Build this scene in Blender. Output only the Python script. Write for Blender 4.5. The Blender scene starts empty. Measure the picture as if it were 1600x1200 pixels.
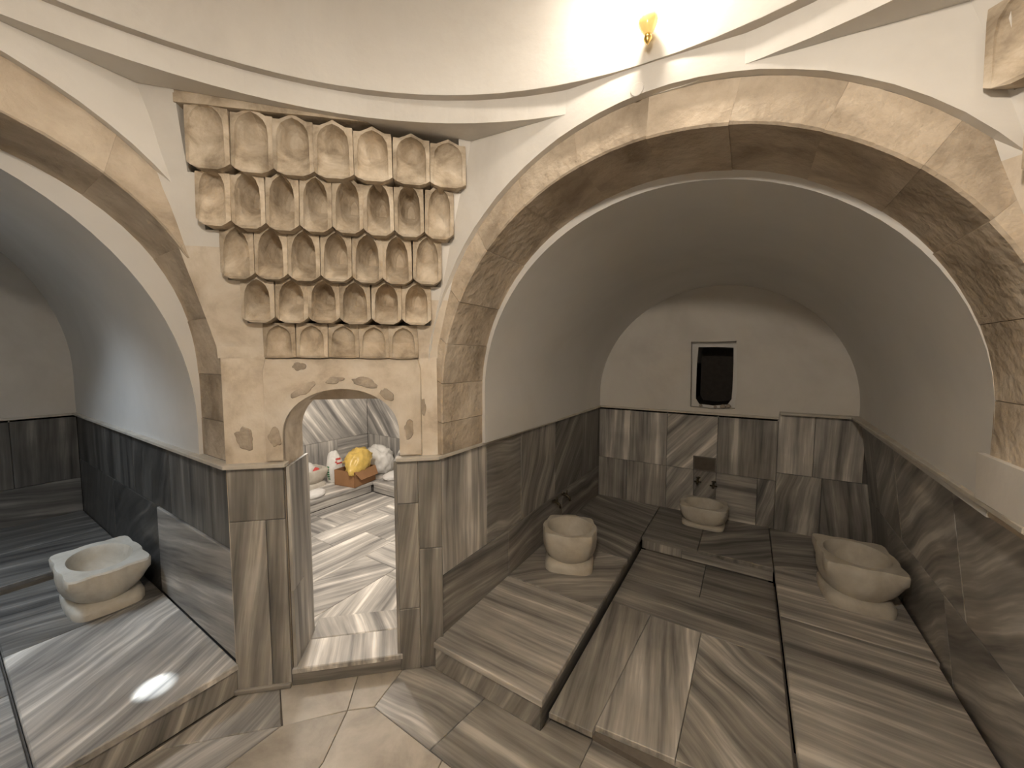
import bpy, bmesh, math, random
from mathutils import Vector as V, Matrix, noise
random.seed(7)
PI = math.pi
scn = bpy.context.scene
col = scn.collection

# ------------------------------------------------------------------ camera, world, exposure
cam_d = bpy.data.cameras.new('camera'); cam = bpy.data.objects.new('camera', cam_d); col.objects.link(cam)
cam.location = (0, 0, 1.9); cam.rotation_euler = (math.radians(90 - 3.795), 0, math.radians(32.208))
cam_d.sensor_width = 36; cam_d.lens = 36 * 585 / 1600; cam_d.clip_start = 0.02
scn.camera = cam
scn.view_settings.view_transform = 'Standard'; scn.view_settings.look = 'None'
scn.view_settings.exposure = 0.0; scn.view_settings.gamma = 1.0; scn.view_settings.use_curve_mapping = False
w = bpy.data.worlds.new('world'); scn.world = w; w.use_nodes = True
w.node_tree.nodes['Background'].inputs[0].default_value = (0, 0, 0, 1)
w.node_tree.nodes['Background'].inputs[1].default_value = 0.0

def lamp(name, kind, loc, energy, color, radius=0.05, rot=None, **kw):
    d = bpy.data.lights.new(name, kind); d.energy = energy; d.color = color
    if kind in ('POINT', 'SPOT'): d.shadow_soft_size = radius
    for k, v in kw.items(): setattr(d, k, v)
    o = bpy.data.objects.new(name, d); o.location = loc
    if rot: o.rotation_euler = rot
    col.objects.link(o); return o

WARM = (1.0, 0.895, 0.76)
CX, CY = -0.38, -0.35                      # centre of the domed room
SCONCE_W = 19
SCONCE_AND_FILL = [((CX + 0.015, CY + 1.80, 3.30), SCONCE_W), ((CX, CY - 1.72, 3.34), 4.5), ((CX + 1.72, CY, 3.34), 4.5)]  # first is the sconce in view, the others are added unseen fill
FILL_LOC = (-0.15, -0.20, 2.98)                  # added fill lamp, unseen behind the viewer
lamp('added_fill_light', 'POINT', FILL_LOC, 98, WARM, 0.07)
for loc, e in SCONCE_AND_FILL: lamp('sconce_and_fill_light', 'POINT', loc, e, WARM, 0.035)
# daylight from the glass eye in the left bay's vault, and the sunbeam from a glass eye of the dome
lamp('skylight_light', 'AREA', (-4.0, -0.35, 2.84), 16, (0.72, 0.86, 1.0), rot=(0, 0, 0), shape='DISK', size=0.5, spread=math.radians(115))
sb = lamp('sunbeam_light', 'SPOT', (-1.72, 0.33, 4.25), 2000, (0.86, 0.95, 1.0), 0.01, spot_size=math.radians(2.7), spot_blend=0.9)
sb.rotation_euler = (V((-2.52, 0.56, 0.22)) - V((-1.72, 0.33, 4.25))).to_track_quat('-Z', 'Y').to_euler()
# lamp of the corner cell
lamp('cell_light', 'POINT', (-3.15, 1.95, 2.0), 62, (1.0, 0.94, 0.87), 0.08)

# ------------------------------------------------------------------ materials
def mat(name):
    m = bpy.data.materials.new(name); m.use_nodes = True
    nt = m.node_tree; return m, nt, nt.nodes['Principled BSDF']
def nd(nt, t, **kw):
    n = nt.nodes.new(t)
    for k, v in kw.items(): setattr(n, k, v)
    return n
def ramp(nt, stops):
    r = nd(nt, 'ShaderNodeValToRGB'); e = r.color_ramp.elements
    while len(e) < len(stops): e.new(0.5)
    for i, (p, c) in enumerate(stops): e[i].position = p; e[i].color = (*c, 1)
    return r
def attr(nt, name):
    a = nd(nt, 'ShaderNodeAttribute', attribute_type='OBJECT', attribute_name=name); return a.outputs['Fac']
def simple(name, c, rough=0.6, metal=0.0, emit=0.0, bump=0.0, scale=20, var=0.15, spec=0.5):
    m, nt, b = mat(name); L = nt.links.new
    b.inputs['Roughness'].default_value = rough; b.inputs['Metallic'].default_value = metal
    b.inputs['Specular IOR Level'].default_value = spec
    tc = nd(nt, 'ShaderNodeTexCoord'); n = nd(nt, 'ShaderNodeTexNoise'); n.inputs['Scale'].default_value = scale; n.inputs['Detail'].default_value = 6
    L(tc.outputs['Object'], n.inputs['Vector'])
    r = ramp(nt, [(0.3, tuple(x * (1 - var) for x in c)), (0.7, tuple(min(1, x * (1 + var)) for x in c))])
    L(n.outputs['Fac'], r.inputs['Fac']); L(r.outputs['Color'], b.inputs['Base Color'])
    if bump:
        bp = nd(nt, 'ShaderNodeBump'); bp.inputs['Strength'].default_value = bump; bp.inputs['Distance'].default_value = 0.01
        L(n.outputs['Fac'], bp.inputs['Height']); L(bp.outputs['Normal'], b.inputs['Normal'])
    if emit: b.inputs['Emission Color'].default_value = (*c, 1); b.inputs['Emission Strength'].default_value = emit
    return m

def marble():
    m, nt, b = mat('grey_veined_marble'); L = nt.links.new
    tc = nd(nt, 'ShaderNodeTexCoord'); oi = nd(nt, 'ShaderNodeObjectInfo')
    off = nd(nt, 'ShaderNodeVectorMath', operation='SCALE'); off.inputs[0].default_value = (37, 19, 53); L(oi.outputs['Random'], off.inputs['Scale'])
    rot = nd(nt, 'ShaderNodeVectorRotate', rotation_type='Z_AXIS'); L(tc.outputs['Object'], rot.inputs['Vector']); L(attr(nt, 'vein'), rot.inputs['Angle'])
    add = nd(nt, 'ShaderNodeVectorMath', operation='ADD'); L(rot.outputs[0], add.inputs[0]); L(off.outputs[0], add.inputs[1])
    warp = nd(nt, 'ShaderNodeTexNoise'); warp.inputs['Scale'].default_value = 1.1; warp.inputs['Detail'].default_value = 2; L(add.outputs[0], warp.inputs['Vector'])
    ws = nd(nt, 'ShaderNodeVectorMath', operation='SCALE'); L(warp.outputs['Color'], ws.inputs[0])
    wm = nd(nt, 'ShaderNodeMath', operation='MULTIPLY'); L(attr(nt, 'swirl'), wm.inputs[0]); wm.inputs[1].default_value = 0.75; L(wm.outputs[0], ws.inputs['Scale'])
    a2 = nd(nt, 'ShaderNodeVectorMath', operation='ADD'); L(add.outputs[0], a2.inputs[0]); L(ws.outputs[0], a2.inputs[1])
    mp = nd(nt, 'ShaderNodeVectorMath', operation='MULTIPLY'); mp.inputs[1].default_value = (8.5, 0.42, 4); L(a2.outputs[0], mp.inputs[0])
    n1 = nd(nt, 'ShaderNodeTexNoise'); n1.inputs['Scale'].default_value = 1.35; n1.inputs['Detail'].default_value = 5; n1.inputs['Roughness'].default_value = 0.55
    L(mp.outputs[0], n1.inputs['Vector'])
    mp2 = nd(nt, 'ShaderNodeVectorMath', operation='MULTIPLY'); mp2.inputs[1].default_value = (34, 1.6, 9); L(a2.outputs[0], mp2.inputs[0])
    n2 = nd(nt, 'ShaderNodeTexNoise'); n2.inputs['Scale'].default_value = 1.5; n2.inputs['Detail'].default_value = 4; L(mp2.outputs[0], n2.inputs['Vector'])
    mx = nd(nt, 'ShaderNodeMath', operation='MULTIPLY_ADD'); L(n2.outputs['Fac'], mx.inputs[0]); mx.inputs[1].default_value = 0.32
    sh = nd(nt, 'ShaderNodeMath', operation='SUBTRACT'); L(n1.outputs['Fac'], sh.inputs[0]); sh.inputs[1].default_value = 0.16
    L(sh.outputs[0], mx.inputs[2])
    r = ramp(nt, [(0.30, (0.165, 0.161, 0.158)), (0.42, (0.30, 0.29, 0.278)), (0.56, (0.46, 0.442, 0.418)), (0.70, (0.80, 0.77, 0.725))])
    L(mx.outputs[0], r.inputs['Fac'])
    blot = nd(nt, 'ShaderNodeTexNoise'); blot.inputs['Scale'].default_value = 3.0; blot.inputs['Detail'].default_value = 3; L(add.outputs[0], blot.inputs['Vector'])
    br = ramp(nt, [(0.3, (0.78, 0.77, 0.76)), (0.7, (1.1, 1.08, 1.05))]); L(blot.outputs['Fac'], br.inputs['Fac'])
    mul = nd(nt, 'ShaderNodeMix', data_type='RGBA', blend_type='MULTIPLY'); mul.inputs[0].default_value = 1
    L(r.outputs['Color'], mul.inputs[6]); L(br.outputs['Color'], mul.inputs[7])
    tn = nd(nt, 'ShaderNodeVectorMath', operation='SCALE'); L(mul.outputs[2], tn.inputs[0]); L(attr(nt, 'tone'), tn.inputs['Scale'])
    L(tn.outputs[0], b.inputs['Base Color'])
    b.inputs['Roughness'].default_value = 0.38; b.inputs['Specular IOR Level'].default_value = 0.35
    rr = ramp(nt, [(0.3, (0.30,) * 3), (0.7, (0.48,) * 3)]); L(blot.outputs['Fac'], rr.inputs['Fac']); L(rr.outputs['Color'], b.inputs['Roughness'])
    bp = nd(nt, 'ShaderNodeBump'); bp.inputs['Strength'].default_value = 0.05; bp.inputs['Distance'].default_value = 0.004
    L(n2.outputs['Fac'], bp.inputs['Height']); L(bp.outputs['Normal'], b.inputs['Normal'])
    return m

def masonry(name, c1, c2, c3, scale=2.2, bump=0.5, fine=26, rnd=0.12, rough=0.85):
    """stone or plaster: large patches, fine relief, a little change of tone from block to block"""
    m, nt, b = mat(name); L = nt.links.new
    tc = nd(nt, 'ShaderNodeTexCoord'); oi = nd(nt, 'ShaderNodeObjectInfo')
    off = nd(nt, 'ShaderNodeVectorMath', operation='SCALE'); off.inputs[0].default_value = (7, 11, 13); L(oi.outputs['Random'], off.inputs['Scale'])
    add = nd(nt, 'ShaderNodeVectorMath', operation='ADD'); L(tc.outputs['Object'], add.inputs[0]); L(off.outputs[0], add.inputs[1])
    n1 = nd(nt, 'ShaderNodeTexNoise'); n1.inputs['Scale'].default_value = scale; n1.inputs['Detail'].default_value = 7; n1.inputs['Roughness'].default_value = 0.62; n1.inputs['Distortion'].default_value = 0.4
    L(add.outputs[0], n1.inputs['Vector'])
    r = ramp(nt, [(0.32, c1), (0.5, c2), (0.68, c3)]); L(n1.outputs['Fac'], r.inputs['Fac'])
    mr = nd(nt, 'ShaderNodeMapRange'); mr.inputs['To Min'].default_value = 1 - rnd; mr.inputs['To Max'].default_value = 1 + rnd; L(oi.outputs['Random'], mr.inputs['Value'])
    tn = nd(nt, 'ShaderNodeVectorMath', operation='SCALE'); L(r.outputs['Color'], tn.inputs[0]); L(mr.outputs[0], tn.inputs['Scale'])
    L(tn.outputs[0], b.inputs['Base Color']); b.inputs['Roughness'].default_value = rough; b.inputs['Specular IOR Level'].default_value = 0.2
    n2 = nd(nt, 'ShaderNodeTexNoise'); n2.inputs['Scale'].default_value = fine; n2.inputs['Detail'].default_value = 6; L(add.outputs[0], n2.inputs['Vector'])
    bp = nd(nt, 'ShaderNodeBump'); bp.inputs['Strength'].default_value = bump; bp.inputs['Distance'].default_value = 0.012
    L(n2.outputs['Fac'], bp.inputs['Height']); L(bp.outputs['Normal'], b.inputs['Normal'])
    return m

MB = marble()
PLASTER = masonry('white_plaster', (0.595, 0.56, 0.515), (0.665, 0.632, 0.585), (0.715, 0.685, 0.64), 1.3, 0.25, 14, 0.02)
VAULT = masonry('smooth_vault_plaster', (0.66, 0.64, 0.61), (0.71, 0.69, 0.66), (0.75, 0.73, 0.70), 0.9, 0.06, 20, 0.02)
STONE = masonry('tan_arch_stone', (0.31, 0.25, 0.185), (0.50, 0.415, 0.32), (0.64, 0.55, 0.44), 3.6, 0.95, 26, 0.06)
CARVED = masonry('carved_tan_stone', (0.27, 0.215, 0.155), (0.49, 0.405, 0.305), (0.65, 0.565, 0.455), 7.5, 0.4, 42, 0.10)
TANPL = masonry('tan_plaster', (0.44, 0.36, 0.272), (0.66, 0.575, 0.47), (0.77, 0.695, 0.60), 3.6, 0.35, 18, 0.05)
DARKST = masonry('grey_exposed_stone', (0.28, 0.235, 0.185), (0.42, 0.355, 0.285), (0.54, 0.47, 0.385), 8, 0.5, 40, 0.12)
SHADOWPL = masonry('shadow_line_plaster', (0.50, 0.455, 0.40), (0.56, 0.51, 0.45), (0.62, 0.57, 0.51), 3, 0.15, 20, 0.02)  # the shade under the dome ring is put into this grey
LEDGE = masonry('cream_ledge_marble', (0.46, 0.42, 0.365), (0.56, 0.52, 0.455), (0.63, 0.585, 0.52), 5, 0.1, 30, 0.05, 0.5)
BASIN = masonry('cream_carved_marble', (0.50, 0.455, 0.385), (0.60, 0.555, 0.48), (0.67, 0.63, 0.56), 6, 0.15, 25, 0.05, 0.5)
CREAMF = masonry('cream_floor_marble', (0.30, 0.265, 0.225), (0.44, 0.395, 0.335), (0.56, 0.51, 0.44), 3.2, 0.12, 22, 0.06, 0.45)
MORTAR = simple('grey_joint_mortar', (0.15, 0.135, 0.12), 0.9)
DARK = simple('shade_dark_masonry', (0.05, 0.042, 0.036), 0.95, bump=0.4)  # shade inside the wall opening is put into this near-black colour
BRASS = simple('brass', (0.62, 0.42, 0.14), 0.3, 1.0)
AMBER = simple('amber_glass', (0.85, 0.6, 0.2), 0.2, emit=0.5)
BULB = simple('lit_bulb', (1.0, 0.85, 0.62), 0.4, emit=9.0, var=0)
TAPM = simple('dark_bronze_tap', (0.10, 0.085, 0.06), 0.4, 0.9)
CARD = simple('brown_cardboard', (0.36, 0.19, 0.09), 0.85, var=0.08, scale=8)
YELLOW = simple('yellow_plastic_film', (0.72, 0.50, 0.13), 0.35, var=0.12)
WHITEP = simple('white_plastic_film', (0.80, 0.78, 0.74), 0.38, var=0.05)
CLOTHW = simple('white_cloth', (0.80, 0.78, 0.75), 0.8, var=0.04)
RED = simple('red_print', (0.62, 0.08, 0.07), 0.5); GREEN = simple('green_print', (0.05, 0.22, 0.10), 0.5)
SKYGL = simple('daylit_glass', (0.70, 0.85, 1.0), 0.2, emit=0.6, var=0)

# ------------------------------------------------------------------ helpers
def link(o, parent=None):
    col.objects.link(o)
    if parent: o.parent = parent
    return o
def tag(o, label=None, cat=None, group=None, kind=None):
    if label: o['label'] = label
    if cat: o['category'] = cat
    if group: o['group'] = group
    if kind: o['kind'] = kind
    return o
def empty(name, loc=(0, 0, 0), rz=0.0):
    o = bpy.data.objects.new(name, None); o.location = loc; o.rotation_euler = (0, 0, rz); o.empty_display_size = 0.05
    return link(o)
def mesh(name, verts, faces, m, parent=None, smooth=False):
    me = bpy.data.meshes.new(name); me.from_pydata([tuple(v) for v in verts], [], faces)
    bm = bmesh.new(); bm.from_mesh(me); bmesh.ops.recalc_face_normals(bm, faces=bm.faces); bm.to_mesh(me); bm.free()
    for mm in (m if isinstance(m, (list, tuple)) else [m]): me.materials.append(mm)
    if smooth:
        for p in me.polygons: p.use_smooth = True
    me.update()
    return link(bpy.data.objects.new(name, me), parent)
def struct(o): o['kind'] = 'structure'; return o

def shrink(pts, g):
    n = len(pts); out = []
    for i in range(n):
        a, b, c = pts[i - 1], pts[i], pts[(i + 1) % n]
        d1 = ((b[0]-a[0]), (b[1]-a[1])); d2 = ((c[0]-b[0]), (c[1]-b[1]))
        l1 = math.hypot(*d1) or 1e-9; l2 = math.hypot(*d2) or 1e-9
        n1 = (-d1[1]/l1, d1[0]/l1); n2 = (-d2[1]/l2, d2[0]/l2)
        k = 1 + n1[0]*n2[0] + n1[1]*n2[1]
        k = max(k, 0.3)
        out.append((b[0] + g*(n1[0]+n2[0])/k, b[1] + g*(n1[1]+n2[1])/k))
    return out
def slab(name, pts, thick, parent, m=None, vein=0.0, tone=1.0, swirl=0.06, gap=0.0015, bev=0.003, proud=0.0):
    """a plane polygon (counter-clockwise seen from its visible side) as a stone piece with bevelled arris"""
    pts = [V(p) for p in pts]
    c = sum(pts, V()) / len(pts)
    x = (pts[1] - pts[0]).normalized(); nrm = V()
    for i in range(len(pts)): nrm += (pts[i] - c).cross(pts[(i + 1) % len(pts)] - c)
    nrm.normalize(); y = nrm.cross(x).normalized(); x = y.cross(nrm).normalized()
    p2 = [((p - c).dot(x), (p - c).dot(y)) for p in pts]
    a = shrink(p2, gap); b = shrink(p2, gap + bev); n = len(pts)
    vs = [(u, v, proud) for u, v in b] + [(u, v, proud - bev) for u, v in a] + [(u, v, -thick) for u, v in a]
    fs = [tuple(range(n)), tuple(range(3*n - 1, 2*n - 1, -1))]
    for i in range(n):
        j = (i + 1) % n
        fs += [(i, n + i, n + j, j), (n + i, 2*n + i, 2*n + j, n + j)]
    me = bpy.data.meshes.new(name); me.from_pydata(vs, [], fs); me.materials.append(m or MB); me.update()
    o = link(bpy.data.objects.new(name, me), parent)
    M = Matrix((x, y, nrm)).transposed().to_4x4(); M.translation = c
    o.matrix_local = (parent.matrix_local.inverted() @ M) if parent else M
    o['vein'] = float(vein); o['tone'] = float(tone); o['swirl'] = float(swirl)
    return o
def box(name, x0, x1, y0, y1, z0, z1, m, parent=None, bev=0.0):
    o = prism(name, [(x0, y0), (x1, y0), (x1, y1), (x0, y1)], z0, z1, m, parent, bev); return o
def prism(name, poly, z0, z1, m, parent=None, bev=0.0):
    n = len(poly); vs = [(*p, z0) for p in poly] + [(*p, z1) for p in poly]
    fs = [tuple(range(n))[::-1], tuple(range(n, 2*n))] + [(i, (i+1) % n, n + (i+1) % n, n + i) for i in range(n)]
    o = mesh(name, vs, fs, m, parent)
    if bev:
        bm = bmesh.new(); bm.from_mesh(o.data); bmesh.ops.bevel(bm, geom=bm.edges[:], offset=bev, segments=2, affect='EDGES', profile=0.6); bm.to_mesh(o.data); bm.free()
    o['vein'] = 0.0; o['tone'] = 0.8; o['swirl'] = 0.1
    if parent: o.matrix_local = parent.matrix_local.inverted()
    return o
def tube(name, path, r, m, parent=None, seg=8, taper=None):
    path = [V(p) for p in path]; vs = []; fs = []
    for i, p in enumerate(path):
        d = (path[min(i+1, len(path)-1)] - path[max(i-1, 0)]).normalized()
        a = d.orthogonal().normalized() if i == 0 else (a - d * a.dot(d)).normalized()
        b = d.cross(a); rr = r * (taper[i] if taper else 1)
        vs += [p + (a*math.cos(t*2*PI/seg) + b*math.sin(t*2*PI/seg))*rr for t in range(seg)]
    for i in range(len(path)-1):
        fs += [(i*seg+t, i*seg+(t+1) % seg, (i+1)*seg+(t+1) % seg, (i+1)*seg+t) for t in range(seg)]
    fs += [tuple(range(seg))[::-1], tuple(range((len(path)-1)*seg, len(path)*seg))]
    return mesh(name, vs, fs, m, parent, True)
def lathe(name, prof, m, parent=None, seg=24, loc=(0, 0, 0)):
    vs = []; fs = []; n = len(prof)
    for r, z in prof: vs += [(loc[0] + r*math.cos(t*2*PI/seg), loc[1] + r*math.sin(t*2*PI/seg), loc[2] + z) for t in range(seg)]
    for i in range(n-1): fs += [(i*seg+t, i*seg+(t+1) % seg, (i+1)*seg+(t+1) % seg, (i+1)*seg+t) for t in range(seg)]
    fs += [tuple(range(seg))[::-1], tuple(range((n-1)*seg, n*seg))]
    return mesh(name, vs, fs, m, parent, True)

# ------------------------------------------------------------------ plan
FL = 0.04                                   # room floor
Y0, XP = 1.616, -2.345                      # faces of the back wall and the left wall
XL, YP = -1.53, 0.87                        # corner pier: from (XP, YP) to (XL, Y0)
YB = 4.45; XB = -6.0                        # backs of the two bays
ZL = 1.315; LT = 0.022                      # marble height and ledge thickness
ZLR = 1.37                                  # the right part of the back bay is faced a little higher
ZB, ZC = 0.22, 0.10                         # bench and floor of the bays
Q = V((XP, YP, 0)); CE = (V((XL, Y0, 0)) - Q).normalized(); CN = V((-CE.y, CE.x, 0))
CW = (V((XL, Y0, 0)) - Q).length
def ch(e, off, z): return Q + CE*e + CN*off + V((0, 0, z))
RTOP0, RTOP1, RBOT0, RBOT1 = 0.80, 0.865, 0.95, 1.00        # right wall of the back bay leans out a little
def rw(y, z):
    t = (y - 2.0) / (YB - 2.0); s = (z - ZB) / (ZLR - ZB)
    return V((RBOT0 + (RBOT1-RBOT0)*t + (RTOP0 + (RTOP1-RTOP0)*t - RBOT0 - (RBOT1-RBOT0)*t)*s, y, z))

# ------------------------------------------------------------------ arches and vaults
def profile(c, al, ar, zs, b, n=2.0, z0=ZL + LT, steps=40):
    """jamb, curve, jamb as (u, z)"""
    pts = [(c - al, z0 + (zs - z0)*k/4) for k in range(4)]
    for k in range(steps + 1):
        t = PI - PI*k/steps; co, si = math.cos(t), math.sin(t)
        a = al if co < 0 else ar
        pts.append((c + a*math.copysign(abs(co)**(2/n), co), zs + b*si**(2/n)))
    pts += [(c + ar, zs - (zs - z0)*k/4) for k in range(1, 5)]
    return pts
def loft(name, rings, m, parent=None, smooth=True):
    n = len(rings[0]); vs = [p for r in rings for p in r]; fs = []
    for k in range(len(rings)-1): fs += [(k*n+i, k*n+i+1, (k+1)*n+i+1, (k+1)*n+i) for i in range(n-1)]
    o = mesh(name, vs, fs, m, parent, smooth); o.data.set_sharp_from_angle(angle=math.radians(35)); return o
SD = 0.40                                   # depth of the stone arches

# back bay
back_int = profile(-0.385, 1.115, 1.125, 1.69, 1.10)
back_ext = profile(-0.38, 1.20, 1.22, 1.70, 1.245)
vf = profile(-0.377, 1.10, 1.115, 1.68, 1.065); vfo = profile(-0.377, 1.20, 1.24, 1.69, 1.20)
vb = profile(-0.31, 1.215, 1.165, 1.47, 1.19, z0=ZL)
yv = Y0 + SD
rings = [[V((u, yv, z)) for u, z in vfo], [V((u, yv - 0.012, z)) for u, z in vf]]
for k in range(1, 9):
    t = k/8; rings.append([V((a[0]*(1-t) + b[0]*t, yv + (YB - yv)*t, a[1]*(1-t) + b[1]*t)) for a, b in zip(vf, vb)])
v1 = struct(loft('ceiling_back_bay', rings, VAULT)); v1['label'] = 'white plaster barrel vault of the back bay'
# left bay
LCY = -0.20
left_int = profile(LCY, 1.085, 1.085, 1.72, 1.13, 2.4)
left_ext = profile(LCY, 1.30, 1.20, 1.75, 1.31, 2.3)
lf = profile(LCY, 1.06, 1.062, 1.52, 1.31); lfo = profile(LCY, 1.2, 1.2, 1.62, 1.45)
lb = profile(LCY, 1.07, 1.07, 1.75, 1.5, z0=ZL)
xv = XP - SD
rings = [[V((xv, u, z)) for u, z in lfo], [V((xv + 0.012, u, z)) for u, z in lf]]
for k in range(1, 9):
    t = k/8; rings.append([V((xv + (XB - xv)*t, a[0]*(1-t) + b[0]*t, a[1]*(1-t) + b[1]*t)) for a, b in zip(lf, lb)])
v2 = struct(loft('ceiling_left_bay', rings, VAULT)); v2['label'] = 'white plaster barrel vault of the left bay'

def resample(pts, s):
    """point at fraction s of a polyline"""
    L = [0]
    for a, b in zip(pts, pts[1:]): L.append(L[-1] + math.hypot(b[0]-a[0], b[1]-a[1]))
    t = s*L[-1]
    for i in range(len(pts)-1):
        if L[i+1] >= t - 1e-9:
            k = (t - L[i])/max(1e-9, L[i+1]-L[i]); return (pts[i][0] + (pts[i+1][0]-pts[i][0])*k, pts[i][1] + (pts[i+1][1]-pts[i][1])*k)
    return pts[-1]
def stone_arch(name, label, inner, outer, cuts, place):
    root = tag(empty(name, place(*resample(inner, 0.0), 0.2)), label, 'arch')
    root.location.z = ZL + LT
    bpy.context.view_layer.update()
    inv = root.matrix_local.inverted()
    for k, (s0, s1) in enumerate(zip(cuts, cuts[1:])):
        g = 0.00045 if (s0 < .22 or s1 > .84) else 0.00006; M = max(2, int((s1-s0)*60)); pr = random.uniform(-0.004, 0.005)
        vs = []; fs = []; dn = (0.0, 0.006, SD)
        rows = []
        for i in range(M+1):
            s = s0 + g + (s1 - s0 - 2*g)*i/M
            a = resample(inner, s); b = resample(outer, s)
            ln = math.hypot(b[0]-a[0], b[1]-a[1]); ux, uz = (b[0]-a[0])/ln, (b[1]-a[1])/ln
            a = (a[0] - ux*pr, a[1] - uz*pr)
            e = 0.006 + 0.003*random.random()
            # section: soffit back, soffit front, bevel, face, outer back
            sec = [(a, SD - 0.004), (a, e), ((a[0]+ux*e, a[1]+uz*e), 0), (b, 0), (b, SD - 0.004)]
            rows.append([inv @ place(p[0], p[1], d) for p, d in sec])
        n = 5
        for r in rows: vs += r
        for i in range(M): fs += [(i*n+j, i*n+(j+1) % n, (i+1)*n+(j+1) % n, (i+1)*n+j) for j in range(n)]
        fs += [tuple(range(n)), tuple(range(M*n, M*n+n))[::-1]]
        mesh('voussoir', vs, fs, STONE, root)
    return root
stone_arch('stone_arch', 'large round tan stone arch of the bay with the dark square wall opening', back_int, back_ext,
           [0, .045, .10, .155, .215, .29, .36, .43, .50, .57, .64, .71, .765, .835, .90, .955, 1], lambda u, z, d: V((u, Y0 + d, z)))
stone_arch('stone_arch', 'tan stone arch cut by the left edge over the bluish vault', left_int, left_ext,
           [0, .05, .11, .18, .26, .34, .42, .50, .58, .66, .74, .82, .89, .95, 1], lambda u, z, d: V((XP - d, u, z)))

# plaster faces over the arches (proud of the stone by 2 cm, solid)
def spandrel(name, ext, u0, u1, ztop, place, m):
    n = len(ext); z0 = ext[0][1]; top = []
    for u, z in ext:
        top.append((max(u0, min(u1, u)), ztop))
    # outer outline: follow the sides then the top
    outl = []
    for i, (u, z) in enumerate(ext):
        s = i/(n-1)
        if s < .3: outl.append((u0, z0 + (ztop - z0)*s/.3))
        elif s > .7: outl.append((u1, z0 + (ztop - z0)*(1-s)/.3))
        else: outl.append((u0 + (u1-u0)*(s-.3)/.4, ztop))
    vs = []; fs = []
    for u, z in ext: vs.append(place(u, z, -0.034 + 0.004*noise.noise(V((u*9, z*9, 0)))))
    for u, z in outl: vs.append(place(u, z, -0.034))
    for u, z in ext: vs.append(place(u, z, SD))
    for u, z in outl: vs.append(place(u, z, SD))
    for i in range(n-1):
        fs += [(i, i+1, n+i+1, n+i), (i, 2*n+i, 2*n+i+1, i+1), (2*n+i, 3*n+i, 3*n+i+1, 2*n+i+1), (n+i, n+i+1, 3*n+i+1, 3*n+i)]
    return struct(mesh(name, vs, fs, m))
wb = spandrel('wall_back', back_ext, XL - 0.05, 0.77 + 0.05, 3.30, lambda u, z, d: V((u, Y0 + d, z)), PLASTER)
wb['label'] = 'white plaster wall face above the large arch'
wl = spandrel('wall_left', left_ext, -1.65, YP + 0.05, 3.40, lambda u, z, d: V((XP - d, u, z)), PLASTER)
wl['label'] = 'white plaster wall face above the arch at the left edge'

# ------------------------------------------------------------------ dome with its cornice rings (they sink a little to the right)
TILT = -0.085
def dome_z(x, z): return z + TILT*(x - CX)
def ringsurf(name, prof, m, seg=96, closed_top=False):
    vs = []; fs = []; n = len(prof)
    for r, z in prof:
        for t in range(seg):
            x, y = CX + r*math.cos(2*PI*t/seg), CY + r*math.sin(2*PI*t/seg)
            vs.append((x, y, dome_z(x, z)))
    for i in range(n-1): fs += [(i*seg+t, i*seg+(t+1) % seg, (i+1)*seg+(t+1) % seg, (i+1)*seg+t) for t in range(seg)]
    if closed_top: fs.append(tuple(range((n-1)*seg, n*seg)))
    return struct(mesh(name, vs, fs, m, None, False))
ZU = 3.048; ZW = 2.945
dome_prof = [(1.925, ZU), (1.925, ZU + 0.45)] + [(1.925*math.cos(a), ZU + 0.45 + 1.5*math.sin(a)) for a in [PI/2*k/12 for k in range(1, 12)]] + [(0.12, ZU + 1.96)]
o = ringsurf('ceiling', dome_prof, PLASTER, closed_top=True); o['label'] = 'white plaster dome over the room'
for p in o.data.polygons: p.use_smooth = True
o = ringsurf('trim_1', [(1.925, ZU), (1.925, ZU + 0.002), (2.02, ZU + 0.003), (2.02, ZU), (1.962, ZU - 0.001), (1.925, ZU)], SHADOWPL); o['label'] = 'thin ring under the dome, its shadow painted in grey'
o = ringsurf('trim_2', [(2.02, ZU + 0.001), (1.962, ZU + 0.001), (1.962, ZW), (2.75, ZW), (2.75, ZU)], PLASTER); o['label'] = 'white plaster cornice band round the foot of the dome'

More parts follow.
